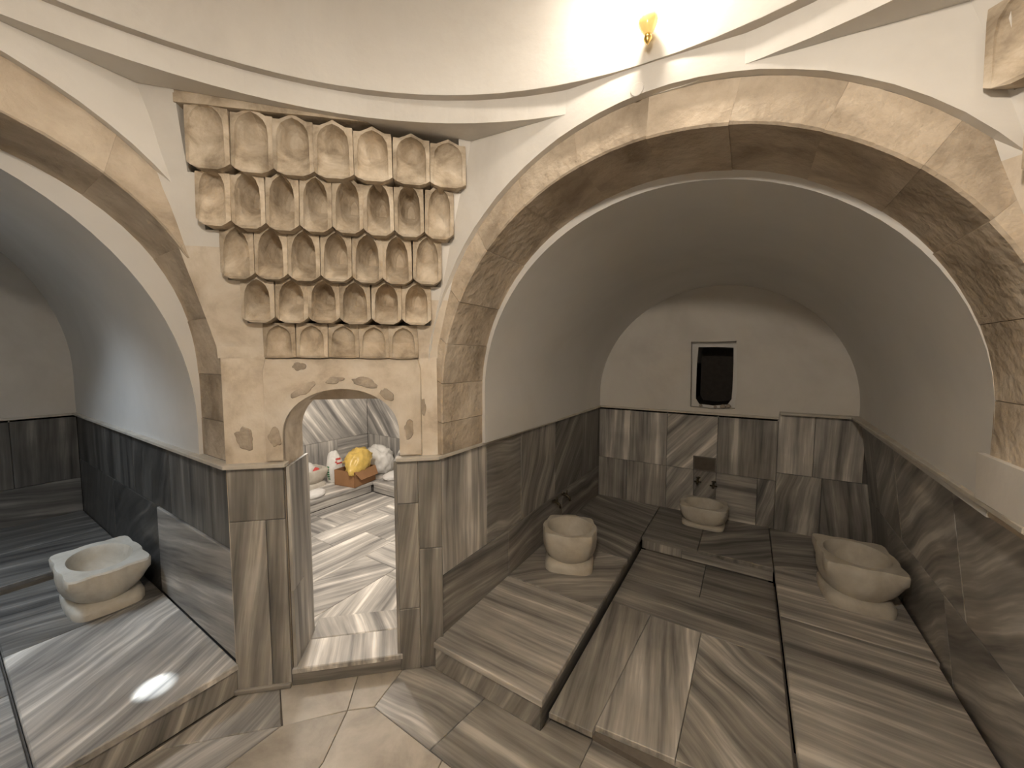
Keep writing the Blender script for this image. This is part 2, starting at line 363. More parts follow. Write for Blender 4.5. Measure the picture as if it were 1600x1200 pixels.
# ------------------------------------------------------------------ corner walls with pendentive wings and muqarnas
ROWS = [(1.905, 2.09, 5, .80, -0.035), (2.09, 2.30, 6, .95, -0.085), (2.30, 2.53, 7, 1.07, -0.135), (2.53, 2.775, 8, 1.20, -0.185), (2.775, 3.06, 7, 1.27, -0.225)]
def cell_mesh(wd, h, d, depth, head, name):
    """one carved cell: stone block with a pointed niche; x across, z up, -y to the room"""
    wi = wd/2 - 0.019; zb = 0.012; zt = h - 0.016 + d*0.55
    zs = zb + (zt - zb)*head; N = 18
    outl = []
    for k in range(5): outl.append((-wi, zb + (zs - zb)*k/5))
    for k in range(N - 9):
        t = PI - PI*k/(N - 10); outl.append((wi*math.cos(t), zs + (zt - zs)*(math.sin(t)**0.85)*(1 if abs(math.cos(t)) > .05 else 1.06)))
    for k in range(4, -1, -1): outl.append((wi, zb + (zs - zb)*k/5))
    n = len(outl); hw = wd/2 - 0.0012; dl = 0.03 if d > 0 else 0.004
    outer = []
    for i in range(n):
        s = i/(n-1)
        if s < .33: outer.append((-hw, dl + (h - dl)*s/.33))
        elif s > .67: outer.append((hw, dl + (h - dl)*(1-s)/.33))
        else:
            u = (s - .5)/.17; outer.append((hw*u, h + d*max(0, 1 - abs(u)/.6)))
    vs = []; fs = []
    for x, z in outer: vs.append((x, 0.006, z))
    for x, z in outl: vs.append((x, 0.0, z))
    K = 5
    for k in range(1, K+1):
        f = PI/2*k/K*0.80
        for x, z in outl:
            zz = z if z <= zs else zs + (z - zs)*math.cos(f)**0.45
            dm = 0.08 + 0.92*min(1.0, max(0.0, (zz - zb)/(zs - zb)))**1.25
            vs.append((x*math.cos(f)**0.9, depth*dm*math.sin(f)/math.sin(PI/2*.8), zz))
    for r in range(K+1):
        fs += [(r*n+i, r*n+i+1, (r+1)*n+i+1, (r+1)*n+i) for i in range(n-1)]
    l0 = (K+1)*n
    for i in range(n//2 - 1 + n % 2): 
        q = (l0 + i, l0 + i+1, l0 + n-2-i, l0 + n-1-i)
        fs.append(q if len(set(q)) == 4 else tuple(dict.fromkeys(q)))
    # closing the bottom: inner floor, outer sill with its low middle
    b0 = len(vs); vs += [(hw*.45, 0.004, 0.0), (-hw*.45, 0.004, 0.0)]
    fs += [(0, n, b0+1), (n, 2*n-1, b0, b0+1), (2*n-1, n-1, b0)]
    bott = [n + r*n for r in range(K+1)] + [n + r*n + n-1 for r in range(K, -1, -1)]
    fs.append(tuple(bott))
    # block sides
    s0 = len(vs); back = depth + 0.05
    ring = list(range(n)) + [b0, b0+1]
    for i in ring: vs.append((vs[i][0], back, vs[i][2]))
    m = len(ring)
    for j in range(m): fs.append((ring[j], ring[(j+1) % m], s0 + (j+1) % m, s0 + j))
    fs.append(tuple(range(s0, s0 + m)))
    me = bpy.data.meshes.new(name); me.from_pydata(vs, [], fs)
    bm = bmesh.new(); bm.from_mesh(me); bmesh.ops.recalc_face_normals(bm, faces=bm.faces); bm.to_mesh(me); bm.free()
    me.materials.append(CARVED)
    return me
def muqarnas(label, base, e, nrm, mid, jitter, msgn=1, zd=0.0):
    """base: corner point on the wall line, e: along the wall, nrm: into the wall"""
    root = empty('muqarnas', base + e*mid + V((0, 0, ROWS[0][0]))); tag(root, label, 'muqarnas', 'muqarnas corners under the dome')
    bpy.context.view_layer.update(); inv = root.matrix_local.inverted()
    for r, (z0, z1, cnt, wid, off) in enumerate(ROWS):
        cw = wid/cnt; h = z1 - z0
        d = [0.0, 0.035, 0.045, 0.045, 0.035][r]; depth = [0.035, 0.13, 0.15, 0.155, 0.085][r]
        me = cell_mesh(cw, h, d, depth, [0.5, 0.5, 0.48, 0.55, 0.62][r], 'niche_cell')
        me2 = cell_mesh(cw, h, d, depth*.4, [0.5, 0.5, 0.48, 0.55, 0.62][r], 'niche_cell')    # shallower ends where the walls close in
        for k in range(cnt):
            o = link(bpy.data.objects.new('niche_cell', me2 if k in (0, cnt-1) and r > 1 else me), root)
            p = base + e*(mid + (0.03*msgn if r == 4 else 0) + (k + .5 - cnt/2)*cw) + nrm*(off + random.uniform(-jitter, jitter)) + V((0, 0, z0 + zd + random.uniform(-.003, .003)))
            M = Matrix((e, nrm, V((0, 0, 1)))).transposed().to_4x4() @ Matrix.Rotation(random.uniform(-.02, .02), 4, 'Y'); M.translation = p
            if r == 4: M = M @ Matrix.Scale(max(.6, (dome_z(p.x, ZW) - .012 - p.z)/(h + d)), 4, V((0, 0, 1)))
            o.matrix_local = inv @ M
    # thin stone course under the dome ring
    z0 = ROWS[-1][1] + zd; hw = ROWS[-1][3]/2
    pts = []
    for k in range(13):
        u = -1 + 2*k/12; pts.append((u*hw, 0.01 + 0.012*noise.noise(V((u*4, 2, 1)))))
    vs = []; fs = []
    for x, dz in pts:
        for off in (-0.232, 0.05): vs += [inv @ (base + e*(mid + x) + nrm*off + V((0, 0, z0 - 0.008 - abs(dz)*.3))), inv @ (base + e*(mid + x) + nrm*off + V((0, 0, z0 + 0.10)))]
    for k in range(12):
        a = 4*k; b = a + 4
        fs += [(a, a+1, b+1, b), (a+2, b+2, b+3, a+3), (a, b, b+2, a+2), (a+1, a+3, b+3, b+1)]
    fs += [(0, 2, 3, 1), (48, 49, 51, 50)]
    mesh('top_course', vs, fs, CARVED, root)
    return root
def wings(name, base, e, nrm, mid, width, zd=0.0):
    """plaster filling between the muqarnas and the arch walls, stepping inwards as it rises"""
    vs = []; fs = []; mats = []
    zz = [1.335] + [r[0] for r in ROWS] + [3.20]
    def off(z): return 0.0 if z - zd < 1.95 else -0.215*(z - zd - 1.95)/(3.0 - 1.95)
    for side in (-1, 1):
        for r in range(len(ROWS)):
            z0, z1, cnt, wid, _ = ROWS[r]; z0 += zd; z1 += zd
            if r == len(ROWS)-1: z1 = 3.25
            inner = mid + side*(wid/2 - 0.006)
            for k in range(3):
                za, zb = z0 + (z1-z0)*k/3, z0 + (z1-z0)*(k+1)/3
                q = []
                for z in (za, zb):
                    o = off(z)
                    edge = (-0.03 + 0.92*o) if side < 0 else (width + 0.03 - 1.08*o)
                    if side < 0: edge = min(edge, inner - 0.01)
                    else: edge = max(edge, inner + 0.01)
                    q.append((edge, o, z)); q.append((inner, o, z))
                b = len(vs)
                for ee, o, z in q: vs.append(base + e*ee + nrm*(o - 0.006*noise.noise(V((ee*5, z*5, side)))) + V((0, 0, z)))
                for ee, o, z in q: vs.append(base + e*ee + nrm*0.10 + V((0, 0, z)))
                fs += [(b, b+1, b+3, b+2), (b+1, b+5, b+7, b+3), (b, b+2, b+6, b+4), (b+2, b+3, b+7, b+6), (b, b+4, b+5, b+1), (b+4, b+6, b+7, b+5)]
                lim = 2.42 if side < 0 else 2.2
                mats += [0 if (za + zb)/2 > lim else 1]*6
    o = mesh(name, vs, fs, [PLASTER, TANPL])
    for p, mi in zip(o.data.polygons, mats): p.material_index = mi
    return struct(o)
MID = 0.60
wings('wall_corner_wings', Q, CE, CN, MID, CW)['label'] = 'white plaster pendentive beside the muqarnas over the doorway'
def upper_backing(name, base, e, nrm, width, label):
    vs = [base + e*a + nrm*o_ + V((0, 0, z)) for z in (1.66, 3.2) for a, o_ in [(-.05, .16), (width + .05, .16), (width + .05, .28), (-.05, .28)]]
    o = struct(mesh(name, vs, [(0, 1, 5, 4), (1, 2, 6, 5), (2, 3, 7, 6), (3, 0, 4, 7), (0, 3, 2, 1), (4, 5, 6, 7)], TANPL)); o['label'] = label
upper_backing('wall_corner_upper', Q, CE, CN, CW, 'masonry of the corner behind the muqarnas')
muqarnas('five-tiered carved tan stone muqarnas corner above the arched doorway', Q, CE, CN, MID, 0.004)
# the right-hand corner, mirrored about the axis of the back bay
Q2 = V((2*CX - XL, Y0, 0)); E2 = V((CE.x, -CE.y, 0)); N2 = V((CE.y, CE.x, 0))
wings('wall_corner_right_wings', Q2, E2, N2, CW - MID, CW, -0.17)['label'] = 'white plaster pendentive at the upper right edge'
upper_backing('wall_corner_right_upper', Q2, E2, N2, CW, 'masonry behind the right muqarnas corner')
muqarnas('fragment of a carved muqarnas corner cut by the upper right edge of the view', Q2, E2, N2, CW - MID, 0.004, -1, -0.17)

# corner wall with the arched doorway
E0, E1, DC = 0.268, 0.885, 0.575            # doorway jambs and centre
ZSP, ZCR, WT = 1.47, 1.735, 0.28            # springing, crown, wall thickness
def door_prof(e0, e1, zsp, zcr, z0, n=24):
    c = (e0+e1)/2; a = (e1-e0)/2
    return [(e0, z0)] + [(c - a*math.cos(PI*k/n), zsp + (zcr - zsp)*math.sin(PI*k/n)**0.9) for k in range(n+1)] + [(e1, z0)]
dp = door_prof(E0, E1, ZSP, ZCR, FL)
def holed_wall(name, outline, hole, place, thick, m, m_reveal=None):
    """wall face with a hole, given as 2-D loops, with thickness"""
    bm = bmesh.new()
    def loop(pts, d):
        v = [bm.verts.new(place(a, b, d)) for a, b in pts]
        return v, [bm.edges.new((v[i], v[(i+1) % len(v)])) for i in range(len(v))]
    lo = []
    for d in (0, thick):
        vo, eo = loop(outline, d); vh, eh = loop(hole, d)
        bmesh.ops.triangle_fill(bm, use_beauty=True, use_dissolve=False, edges=eo + eh); lo.append((vo, vh))
    for a, b in zip(lo[0], lo[1]):
        for i in range(len(a)):
            j = (i+1) % len(a)
            f = bm.faces.new((a[i], a[j], b[j], b[i]))
            if m_reveal and a is lo[0][1]: f.material_index = 1
    bmesh.ops.recalc_face_normals(bm, faces=bm.faces)
    me = bpy.data.meshes.new(name); bm.to_mesh(me); bm.free()
    me.materials.append(m)
    if m_reveal: me.materials.append(m_reveal)
    return struct(link(bpy.data.objects.new(name, me)))
zt = 1.925
outl = [(-0.02, -0.02), (E0, -0.02), (E0, FL)]
hole = dp
# the wall stands on the floor: left leg, right leg and head joined into one outline
hd = [(CW - .005, -.02), (CW - .005, zt), (-.02, zt), (-.02, -.02), (E0, -.02)] + dp + [(E1, -.02)]
bm = bmesh.new(); A = [bm.verts.new(ch(a, 0, b)) for a, b in hd]; B = [bm.verts.new(ch(a, WT, b)) for a, b in hd]
for L_ in (A, B):
    es = [bm.edges.new((L_[i], L_[(i+1) % len(L_)])) for i in range(len(L_))]
    bmesh.ops.triangle_fill(bm, use_beauty=True, use_dissolve=False, edges=es)
for i in range(len(A)):
    j = (i+1) % len(A); bm.faces.new((A[i], A[j], B[j], B[i]))
bmesh.ops.recalc_face_normals(bm, faces=bm.faces)
me = bpy.data.meshes.new('wall_corner'); bm.to_mesh(me); bm.free(); me.materials.append(TANPL)
WC = struct(link(bpy.data.objects.new('wall_corner', me))); WC['label'] = 'tan plastered corner pier with the arched doorway'
# shallow raised frame around the arch head
fr = door_prof(E0 + .0, E1 - .0, ZSP, ZCR, ZL + LT + 0.01)
fo = []
n = len(fr)
for i in range(n):
    s = i/(n-1); a0, a1, zz0, zz1 = 0.185, 1.005, fr[0][1], 1.90
    if s < .3: fo.append((a0, zz0 + (zz1-zz0)*s/.3))
    elif s > .7: fo.append((a1, zz0 + (zz1-zz0)*(1-s)/.3))
    else: fo.append((a0 + (a1-a0)*(s-.3)/.4, zz1))
vs = []; fs = []
for a, z in fr: vs.append(ch(a, -0.014, z))
for a, z in fo: vs.append(ch(a, -0.014 - 0.004*noise.noise(V((a*8, z*8, 1))), z))
for a, z in fo: vs.append(ch(a + (0.008 if a > .5 else -.008), 0.004, z + (.008 if z > 1.89 else 0)))
for a, z in fr: vs.append(ch(a, 0.02, z))
for i in range(n-1): fs += [(i, i+1, n+i+1, n+i), (n+i, n+i+1, 2*n+i+1, 2*n+i), (i, 3*n+i, 3*n+i+1, i+1)]
o = mesh('trim_3', vs, fs, TANPL); struct(o); o['label'] = 'shallow plaster frame round the doorway arch'
# exposed stones where the plaster is gone
def patch(parent, c_e, c_z, w_, h_, off, rot=0.0, seed=0):
    vs = []; fs = []; N = 22
    for k in range(N):
        t = 2*PI*k/N; rr = 1 + 0.5*noise.noise(V((math.cos(t)*1.5, math.sin(t)*1.5, seed*3.1)))
        x, z = w_/2*rr*math.cos(t), h_/2*rr*math.sin(t); x, z = x*math.cos(rot) - z*math.sin(rot), x*math.sin(rot) + z*math.cos(rot)
        vs.append(ch(c_e + x, off + 0.006, c_z + z))
    for k in range(N):
        p = (V(vs[k]) - ch(c_e, off, c_z))*0.86 + ch(c_e, off - 0.0105, c_z); vs.append(p)
    fs = [(i, (i+1) % N, N + (i+1) % N, N + i) for i in range(N)] + [tuple(range(N, 2*N))]
    return mesh('exposed_stone', vs, fs, DARKST, parent)
for i, (a, z, w_, h_, off, rt) in enumerate([(.235, 1.475, .075, .10, -.014, .1), (.075, 1.475, .10, .13, 0, .2), (.94, 1.50, .06, .11, -.014, 0), (.365, 1.86, .07, .05, -.014, .1),
                                             (.39, 1.735, .15, .055, -.014, .55), (.545, 1.785, .10, .045, -.014, .1), (.70, 1.77, .16, .05, -.014, -.25), (.82, 1.70, .10, .05, -.014, -.7), (1.02, 1.62, .03, .1, 0, 0)]):
    patch(WC, a, z, w_, h_, off, rt, i)

# ------------------------------------------------------------------ marble facing
def grid(parent, bl, br, tl, tr, rows, thick=0.02, name='marble_panel'):
    """rows of panels on a quad: (v0, v1, [(u0, u1, vein, tone, swirl), ...])"""
    bl, br, tl, tr = map(V, (bl, br, tl, tr))
    def P(u, v): return (bl*(1-u) + br*u)*(1-v) + (tl*(1-u) + tr*u)*v
    for v0, v1, cells in rows:
        for c in cells:
            u0, u1, vein, tone = c[:4]; sw = c[4] if len(c) > 4 else 0.06
            slab(name, [P(u0, v0), P(u1, v0), P(u1, v1), P(u0, v1)], thick, parent, None, vein, tone*(1.22 if parent.name.startswith('wall_back_bay') else .74 if parent.name.startswith('wall_left_bay') else 1), sw)  # back bay's tone is raised to stand in for light it lacks
def backing(name, bl, br, tl, tr, nrm, label, m=MORTAR, gap=0.021, thick=0.18):
    pts = [V(bl), V(br), V(tr), V(tl)]; n = V(nrm)
    vs = [p - n*gap for p in pts] + [p - n*(gap + thick) for p in pts]
    o = struct(mesh(name, vs, [(0, 1, 2, 3), (7, 6, 5, 4), (0, 4, 5, 1), (1, 5, 6, 2), (2, 6, 7, 3), (3, 7, 4, 0)], m)); o['label'] = label
    return o
H90 = PI/2
# back bay, left wall (seen from the room: u runs from the pier into the bay)
a0, a1 = V((XL + .008, Y0 - .012, FL)), V((XL, YB, FL)); b0, b1 = V((XL + .008, Y0 - .012, ZL)), V((XL, YB, ZL))
W = backing('wall_back_bay_left', a0, a1, b0, b1, (1, 0, 0), 'grey marble facing on the left wall of the large bay')
grid(W, a0, a1, b0, b1, [(.43, 1, [(0, .17, 0, .85), (.17, .335, H90, .55, .5), (.335, .56, .25, .62, .5), (.56, .80, .8, .42, .2), (.80, 1, .1, .45)]),
                          (0, .43, [(0, .27, H90 + .12, .62, .15), (.27, .62, H90 - .1, .62, .3), (.62, 1, H90, .5, .2)])])
# back bay, back wall
SPL = (0.28 - XL)/(RTOP1 - XL)
zc = 0.70
W = backing('wall_back_bay', (XL - .05, YB, FL), (1.1, YB, FL), (XL - .05, YB, ZL), (1.1, YB, ZL), (0, -1, 0), 'striped grey marble facing on the back wall of the large bay')
def bpanel(x0, x1, z0, z1, vein, tone, sw=0.05, yy=YB): slab('marble_panel', [(x0, yy, z0), (x1, yy, z0), (x1, yy, z1), (x0, yy, z1)], 0.02, W, None, vein, tone*1.25, sw)  # tone raised here too, in place of light on the back wall
for x0, x1, vein, tone, sw in [(XL, -1.15, .03, .78, .05), (-1.15, -.745, -.02, .84, .04), (-.745, -.245, .7, .86, .12), (-.245, .27, .02, .62, .05)]: bpanel(x0, x1, zc, ZL, vein, tone, sw)
for x0, x1, vein, tone, sw in [(.27, .55, 0, .92, .04), (.55, .90, .04, .8, .05)]: bpanel(x0, x1, zc + .09, ZLR, vein, tone, sw, YB - .015)
for x0, x1, vein, tone, sw in [(XL, -1.18, 0, .72, .05), (-1.18, -.74, .03, .78, .05)]: bpanel(x0, x1, FL, zc, vein, tone, sw)
bpanel(-.74, -.46, FL, zc, .5, .85, .15); bpanel(-.46, -.245, FL, zc, .6, .6, .1); bpanel(-.245, .12, FL, zc, H90, .82, .06)
bpanel(.12, .27, FL, zc, .3, .55, .2); bpanel(.27, .62, FL, zc + .09, .15, .6, .3, YB - .015); bpanel(.62, .99, FL, zc + .09, -.1, .6, .1, YB - .015)
# right wall of the back bay
r0, r1 = rw(2.0 - .2, ZB - .15), rw(YB, ZB - .15); t0, t1 = rw(1.8, ZLR), rw(YB, ZLR)
nr = (t1 - t0).cross(r0 - t0).normalized()
if nr.x > 0: nr = -nr
W = backing('wall_back_bay_right', r1, r0, t1, t0, nr, 'diagonally veined grey marble facing on the right wall of the large bay')
grid(W, r1, r0, t1, t0, [(.46, 1, [(0, .14, -.05, .62, .08), (.14, .36, .9, .6, .3), (.36, .72, 1.0, .8, .25), (.72, 1, 1.05, .8, .2)]),
                          (0, .46, [(0, .22, .2, .55, .2), (.22, .62, 1.0, .72, .25), (.62, 1, 1.05, .76, .2)])])
# left bay, right wall and back wall
a0, a1 = V((XB, YP, FL)), V((XP, YP, FL)); b0, b1 = V((XB, YP, ZL)), V((XP, YP, ZL)); WL_ = XP - XB
W = backing('wall_left_bay_right', a0, a1, b0, b1, (0, -1, 0), 'dark striped marble facing on the right wall of the left bay')
fx = lambda x: (x - XB)/WL_
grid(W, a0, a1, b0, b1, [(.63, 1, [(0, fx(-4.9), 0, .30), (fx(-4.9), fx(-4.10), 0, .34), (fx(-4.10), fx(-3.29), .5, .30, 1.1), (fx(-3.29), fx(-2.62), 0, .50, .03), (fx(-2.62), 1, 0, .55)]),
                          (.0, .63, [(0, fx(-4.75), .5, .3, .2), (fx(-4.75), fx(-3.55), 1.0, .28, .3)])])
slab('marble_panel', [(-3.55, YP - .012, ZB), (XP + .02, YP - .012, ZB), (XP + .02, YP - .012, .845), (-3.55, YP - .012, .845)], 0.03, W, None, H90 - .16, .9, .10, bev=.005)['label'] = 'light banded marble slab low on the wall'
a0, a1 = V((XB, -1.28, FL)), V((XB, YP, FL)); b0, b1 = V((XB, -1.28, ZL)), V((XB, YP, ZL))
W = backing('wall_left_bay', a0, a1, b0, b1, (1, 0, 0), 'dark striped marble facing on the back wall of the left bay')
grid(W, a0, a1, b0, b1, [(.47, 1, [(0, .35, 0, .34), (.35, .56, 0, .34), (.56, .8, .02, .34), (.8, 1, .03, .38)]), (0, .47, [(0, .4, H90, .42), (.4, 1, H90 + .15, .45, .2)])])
a0, a1 = V((XP, -1.28, FL)), V((XB, -1.28, FL)); b0, b1 = V((XP, -1.28, ZL)), V((XB, -1.28, ZL))
W = backing('wall_left_bay_left', a0, a1, b0, b1, (0, 1, 0), 'striped marble facing on the hidden wall of the left bay')
grid(W, a0, a1, b0, b1, [(0, 1, [(0, .3, 0, .7), (.3, .6, 0, .6), (.6, 1, 0, .6)])])
# the corner pier
def pier(e0, e1, z0, z1, vein, tone, sw=.06, off=0.0, par=WC, **k): 
    return slab('marble_panel', [ch(e0, -0.02 + off, z0), ch(e1, -0.02 + off, z0), ch(e1, -0.02 + off, z1), ch(e0, -0.02 + off, z1)], 0.02, par, None, vein, tone, sw, **k)
pier(-.01, E0, 1.02, ZL, .03, .62, .03)
pier(-.01, .17, FL, 1.02, .12, .86, .06); pier(.17, E0, FL, 1.02, .05, .72, .05)
pier(E1 - .02, .985, 1.06, ZL, .1, .95, .1); pier(.985, CW + .016, .78, ZL, .05, .62, .05)
pier(E1 - .02, .985, .42, 1.06, .15, .78, .06); pier(.985, CW + .016, FL, .78, .06, .74, .08); pier(E1 - .02, .985, FL, .42, .1, .72, .05)
# marble-lined reveals of the doorway
def reveal(e, z0, z1, o0, o1, vein, tone, side):
    p = [ch(e, o1, z0), ch(e, o0, z0), ch(e, o0, z1), ch(e, o1, z1)]
    if side > 0: p = [p[1], p[0], p[3], p[2]]
    return slab('reveal_panel', p, 0.018, WC, None, vein, tone, .05)
reveal(E0 + .012, .13, .60, -.02, .13, .05, .85, -1); reveal(E0 + .012, .60, ZL, -.02, .13, 0, .9, -1)
reveal(E0 + .012, .13, ZL, .13, WT, .05, .95, -1)
reveal(E1 - .018, .13, ZL, -.02, WT, .05, .85, 1)
# ledges
def ledge(name, path, z, depth, m=LEDGE, label=None, t=LT, back=0.03):
    """ledge along a plan path, room on the left of the path direction"""
    P = [V((p[0], p[1], 0)) for p in path]; fr_, bk = [], []
    for i, p in enumerate(P):
        d1 = (p - P[i-1]).normalized() if i else None; d2 = (P[i+1] - p).normalized() if i < len(P)-1 else None
        d1 = d1 or d2; d2 = d2 or d1
        n1, n2 = V((-d1.y, d1.x, 0)), V((-d2.y, d2.x, 0)); mm = (n1 + n2) / (1 + n1.dot(n2))
        fr_.append(p + mm*depth); bk.append(p - mm*back)
    vs = []; fs = []
    for f, b in zip(fr_, bk):
        vs += [f*0.0 + V((f.x, f.y, z)), V((f.x, f.y, z + t)), V((b.x, b.y, z + t)), V((b.x, b.y, z))]
    for i in range(len(P)-1):
        a = 4*i; c = a + 4
        fs += [(a, a+1, c+1, c), (a+1, a+2, c+2, c+1), (a+2, a+3, c+3, c+2), (a+3, a, c, c+3)]
    e_ = 4*(len(P)-1); fs += [(0, 3, 2, 1), (e_, e_+1, e_+2, e_+3)]
    o = struct(mesh(name, vs, fs, m))
    bm = bmesh.new(); bm.from_mesh(o.data); bmesh.ops.bevel(bm, geom=[e for e in bm.edges], offset=.003, segments=1, affect='EDGES'); bm.to_mesh(o.data); bm.free()
    if label: o['label'] = label
    return o
pL = [ch(E1 - .02, -.02, 0), V((XL + .0, Y0 - .02, 0)), V((XL, YB, 0)), V((.27, YB, 0))]
ledge('trim_4', [(p.x, p.y) for p in reversed(pL)], ZL, 0.03, label='cream marble ledge from the doorway round to the back wall')
tr0, tr1 = rw(1.75, ZLR), rw(YB, ZLR)
ledge('trim_5', [(tr0.x, tr0.y), (tr1.x, tr1.y - .015), (.275, YB - .015)], ZLR, 0.075, label='cream marble ledge along the right wall, set a little higher')
ledge('trim_6', [tuple(ch(E0 + .02, -.02, 0))[:2], (XP + .012, YP - .016), (XB, YP), (XB, -1.28), (XP, -1.28)], ZL, 0.03, label='cream marble ledge round the left bay')
# white base under the right jamb of the large arch
vs = []
for y in (Y0 - .02, yv + .03):
    vs += [(0.718, y, 1.56), (0.722, y, ZLR + LT), (1.0, y, ZLR + LT), (1.0, y, 1.56)]
o = struct(mesh('trim_7', vs, [(0, 1, 2, 3), (7, 6, 5, 4), (0, 4, 5, 1), (1, 5, 6, 2), (2, 6, 7, 3), (3, 7, 4, 0)], PLASTER)); o['label'] = 'white plaster base below the right jamb'

# ------------------------------------------------------------------ lunettes, the dark opening
lun = [(u, z) for u, z in vb]
hole = [(-.515, 1.385), (-.30, 1.372), (-.10, 1.39), (-.088, 1.6), (-.096, 1.86), (-.108, 2.085), (-.30, 2.082), (-.528, 2.088), (-.522, 1.85), (-.518, 1.6)]
lun2 = [(u*1.0 + (0.06 if u > -.3 else -.06)*(1 if z < 2.0 else .3), z + (.08 if z > 2.0 else -.02)) for u, z in lun]
o = holed_wall('wall_lunette', lun2, hole, lambda a, b, d: V((a, YB + d, b)), 0.10, PLASTER); o['label'] = 'white plaster lunette with a dark rectangular opening'
wn = struct(empty('window_1', (-.3, YB, 1.385))); wn['label'] = 'dark rectangular opening left rough in the plaster'
bpy.context.view_layer.update()
sm = [(-.475, 1.47), (-.44, 1.41), (-.30, 1.40), (-.17, 1.42), (-.135, 1.48), (-.13, 1.6), (-.13, 1.86), (-.135, 2.02), (-.30, 2.03), (-.465, 2.03), (-.475, 1.85), (-.475, 1.6)]
big = [(-.56, 1.34), (-.44, 1.34), (-.30, 1.34), (-.17, 1.34), (-.06, 1.34), (-.06, 1.6), (-.06, 1.86), (-.06, 2.12), (-.30, 2.12), (-.56, 2.12), (-.56, 1.85), (-.56, 1.6)]
vs = [V((a + .3, .101, b - 1.385)) for a, b in big] + [V((a + .3, .102, b - 1.385)) for a, b in sm] + [V((a + .3, .55, b - 1.385)) for a, b in sm]
n = len(sm); fs = [tuple(range(2*n, 3*n))]
for i in range(n): j = (i+1) % n; fs += [(i, j, n+j, n+i), (n+i, n+j, 2*n+j, 2*n+i)]
mesh('inner_frame', vs, fs[1:], [VAULT], wn)
mesh('recess', [(v[0], v[1] + .004, v[2]) for v in vs], [f for k, f in enumerate(fs) if k == 0 or k % 2 == 0], DARK, wn)
for x, y, z, s in [(.09, .05, .015, .03), (.02, .04, .008, .018), (.14, .05, .025, .026), (-.12, .06, .012, .02)]:
    o = lathe('rubble', [(s*.3, -.6*s), (s, -.2*s), (s*.8, .4*s), (s*.25, .8*s)], DARKST, wn, 7, (x, y, z))
lunl = [(u*1.0 + (0.05 if u > LCY else -.05), z + (.06 if z > 2 else -.02)) for u, z in lb]
n = len(lunl); o = struct(mesh('wall_left_lunette', [(XB, u, z) for u, z in lunl] + [(XB - .1, u, z) for u, z in lunl], [tuple(range(n)), tuple(range(n, 2*n))] + [(i, (i+1) % n, n + (i+1) % n, n+i) for i in range(n)], PLASTER)); o['label'] = 'white plaster lunette at the back of the left bay'

# ------------------------------------------------------------------ floors
fl = struct(prism('floor', [(CX + 2.6*math.cos(t), CY + 2.6*math.sin(t)) for t in [2*PI*k/16 for k in range(16)]], -0.06, FL - 0.012, MORTAR)); fl['label'] = 'pale and grey marble slabs of the room floor'
def fslab(pts, vein, tone, sw=.1, z=FL, par=fl, name='floor_slab', th=.03): return slab(name, [(x, y, z) for x, y in pts], th, par, CREAMF if tone >= 1.35 and par is fl else None, vein, tone, sw)
c0, c1 = ch(-.0, -.02, 0), ch(CW, -.02, 0)
# by the doorway
cL, cR = (-2.31, .86), (-1.55, 1.58)
fslab([(-2.33, .50), (-1.945, .885), (-2.225, 1.015), (-2.33, .86)], .3, .95, .25)                        # grey corner slab
fslab([(-1.935, .888), (-1.735, 1.115), (-1.90, 1.305), (-2.225, 1.015)], 1.2, 1.55, .3)         # pale slab at the threshold
fslab([(-1.735, 1.115), (-1.632, 1.205), (-1.70, 1.49), (-1.90, 1.305)], .9, 1.6, .3)
fslab([(-1.632, 1.205), (-1.22, 1.20), (-1.16, 1.57), (-1.55, 1.60), (-1.70, 1.49)], 1.45, .86, .2)   # grey border before the large bay
fslab([(-1.22, 1.20), (-.60, 1.19), (-.58, 1.67), (-.80, 1.65), (-.82, 1.57), (-1.16, 1.57)], 1.55, .78, .1)
fslab([(-.60, 1.19), (.05, 1.18), (.05, 1.74), (-.58, 1.70)], 1.5, .8, .1)
fslab([(.05, 1.18), (.80, 1.17), (.83, 1.80), (.05, 1.74)], 1.5, .8, .1)
fslab([(-2.33, .05), (-1.98, .05), (-1.945, .885), (-2.33, .5)], .1, 1.0, .2)      # border before the left bay
fslab([(-2.33, -.8), (-1.98, -.8), (-1.98, .05), (-2.33, .05)], .0, .9, .1)
fslab([(-1.98, .05), (-1.30, .05), (-1.60, .90), (-1.735, 1.115), (-1.945, .885)], .7, 1.5, .4)   # pale slabs towards the middle
fslab([(-1.30, .05), (-.90, .30), (-1.14, 1.20), (-1.632, 1.205), (-1.735, 1.115), (-1.60, .90)], .4, 1.6, .5)
fslab([(-.90, .30), (-.20, .30), (-.20, 1.185), (-1.14, 1.20)], .9, 1.35, .4)
fslab([(-.20, .30), (.6, .30), (.8, 1.17), (-.20, 1.185)], .2, 1.2, .4)
fslab([(.6, -.8), (1.5, -.8), (1.5, .8), (.8, 1.17), (.6, .30)], .2, 1.2, .4)
fslab([(-1.98, -.8), (-.9, -.8), (-.9, .30), (-1.30, .05), (-1.98, .05)], .5, 1.2, .4); fslab([(-.9, -.8), (.6, -.8), (.6, .30), (-.9, .30)], .9, 1.2, .4)
fslab([(-1.9, -2.2), (1.1, -2.2), (1.5, -.8), (-2.33, -.8)], .1, 1.1, .3)

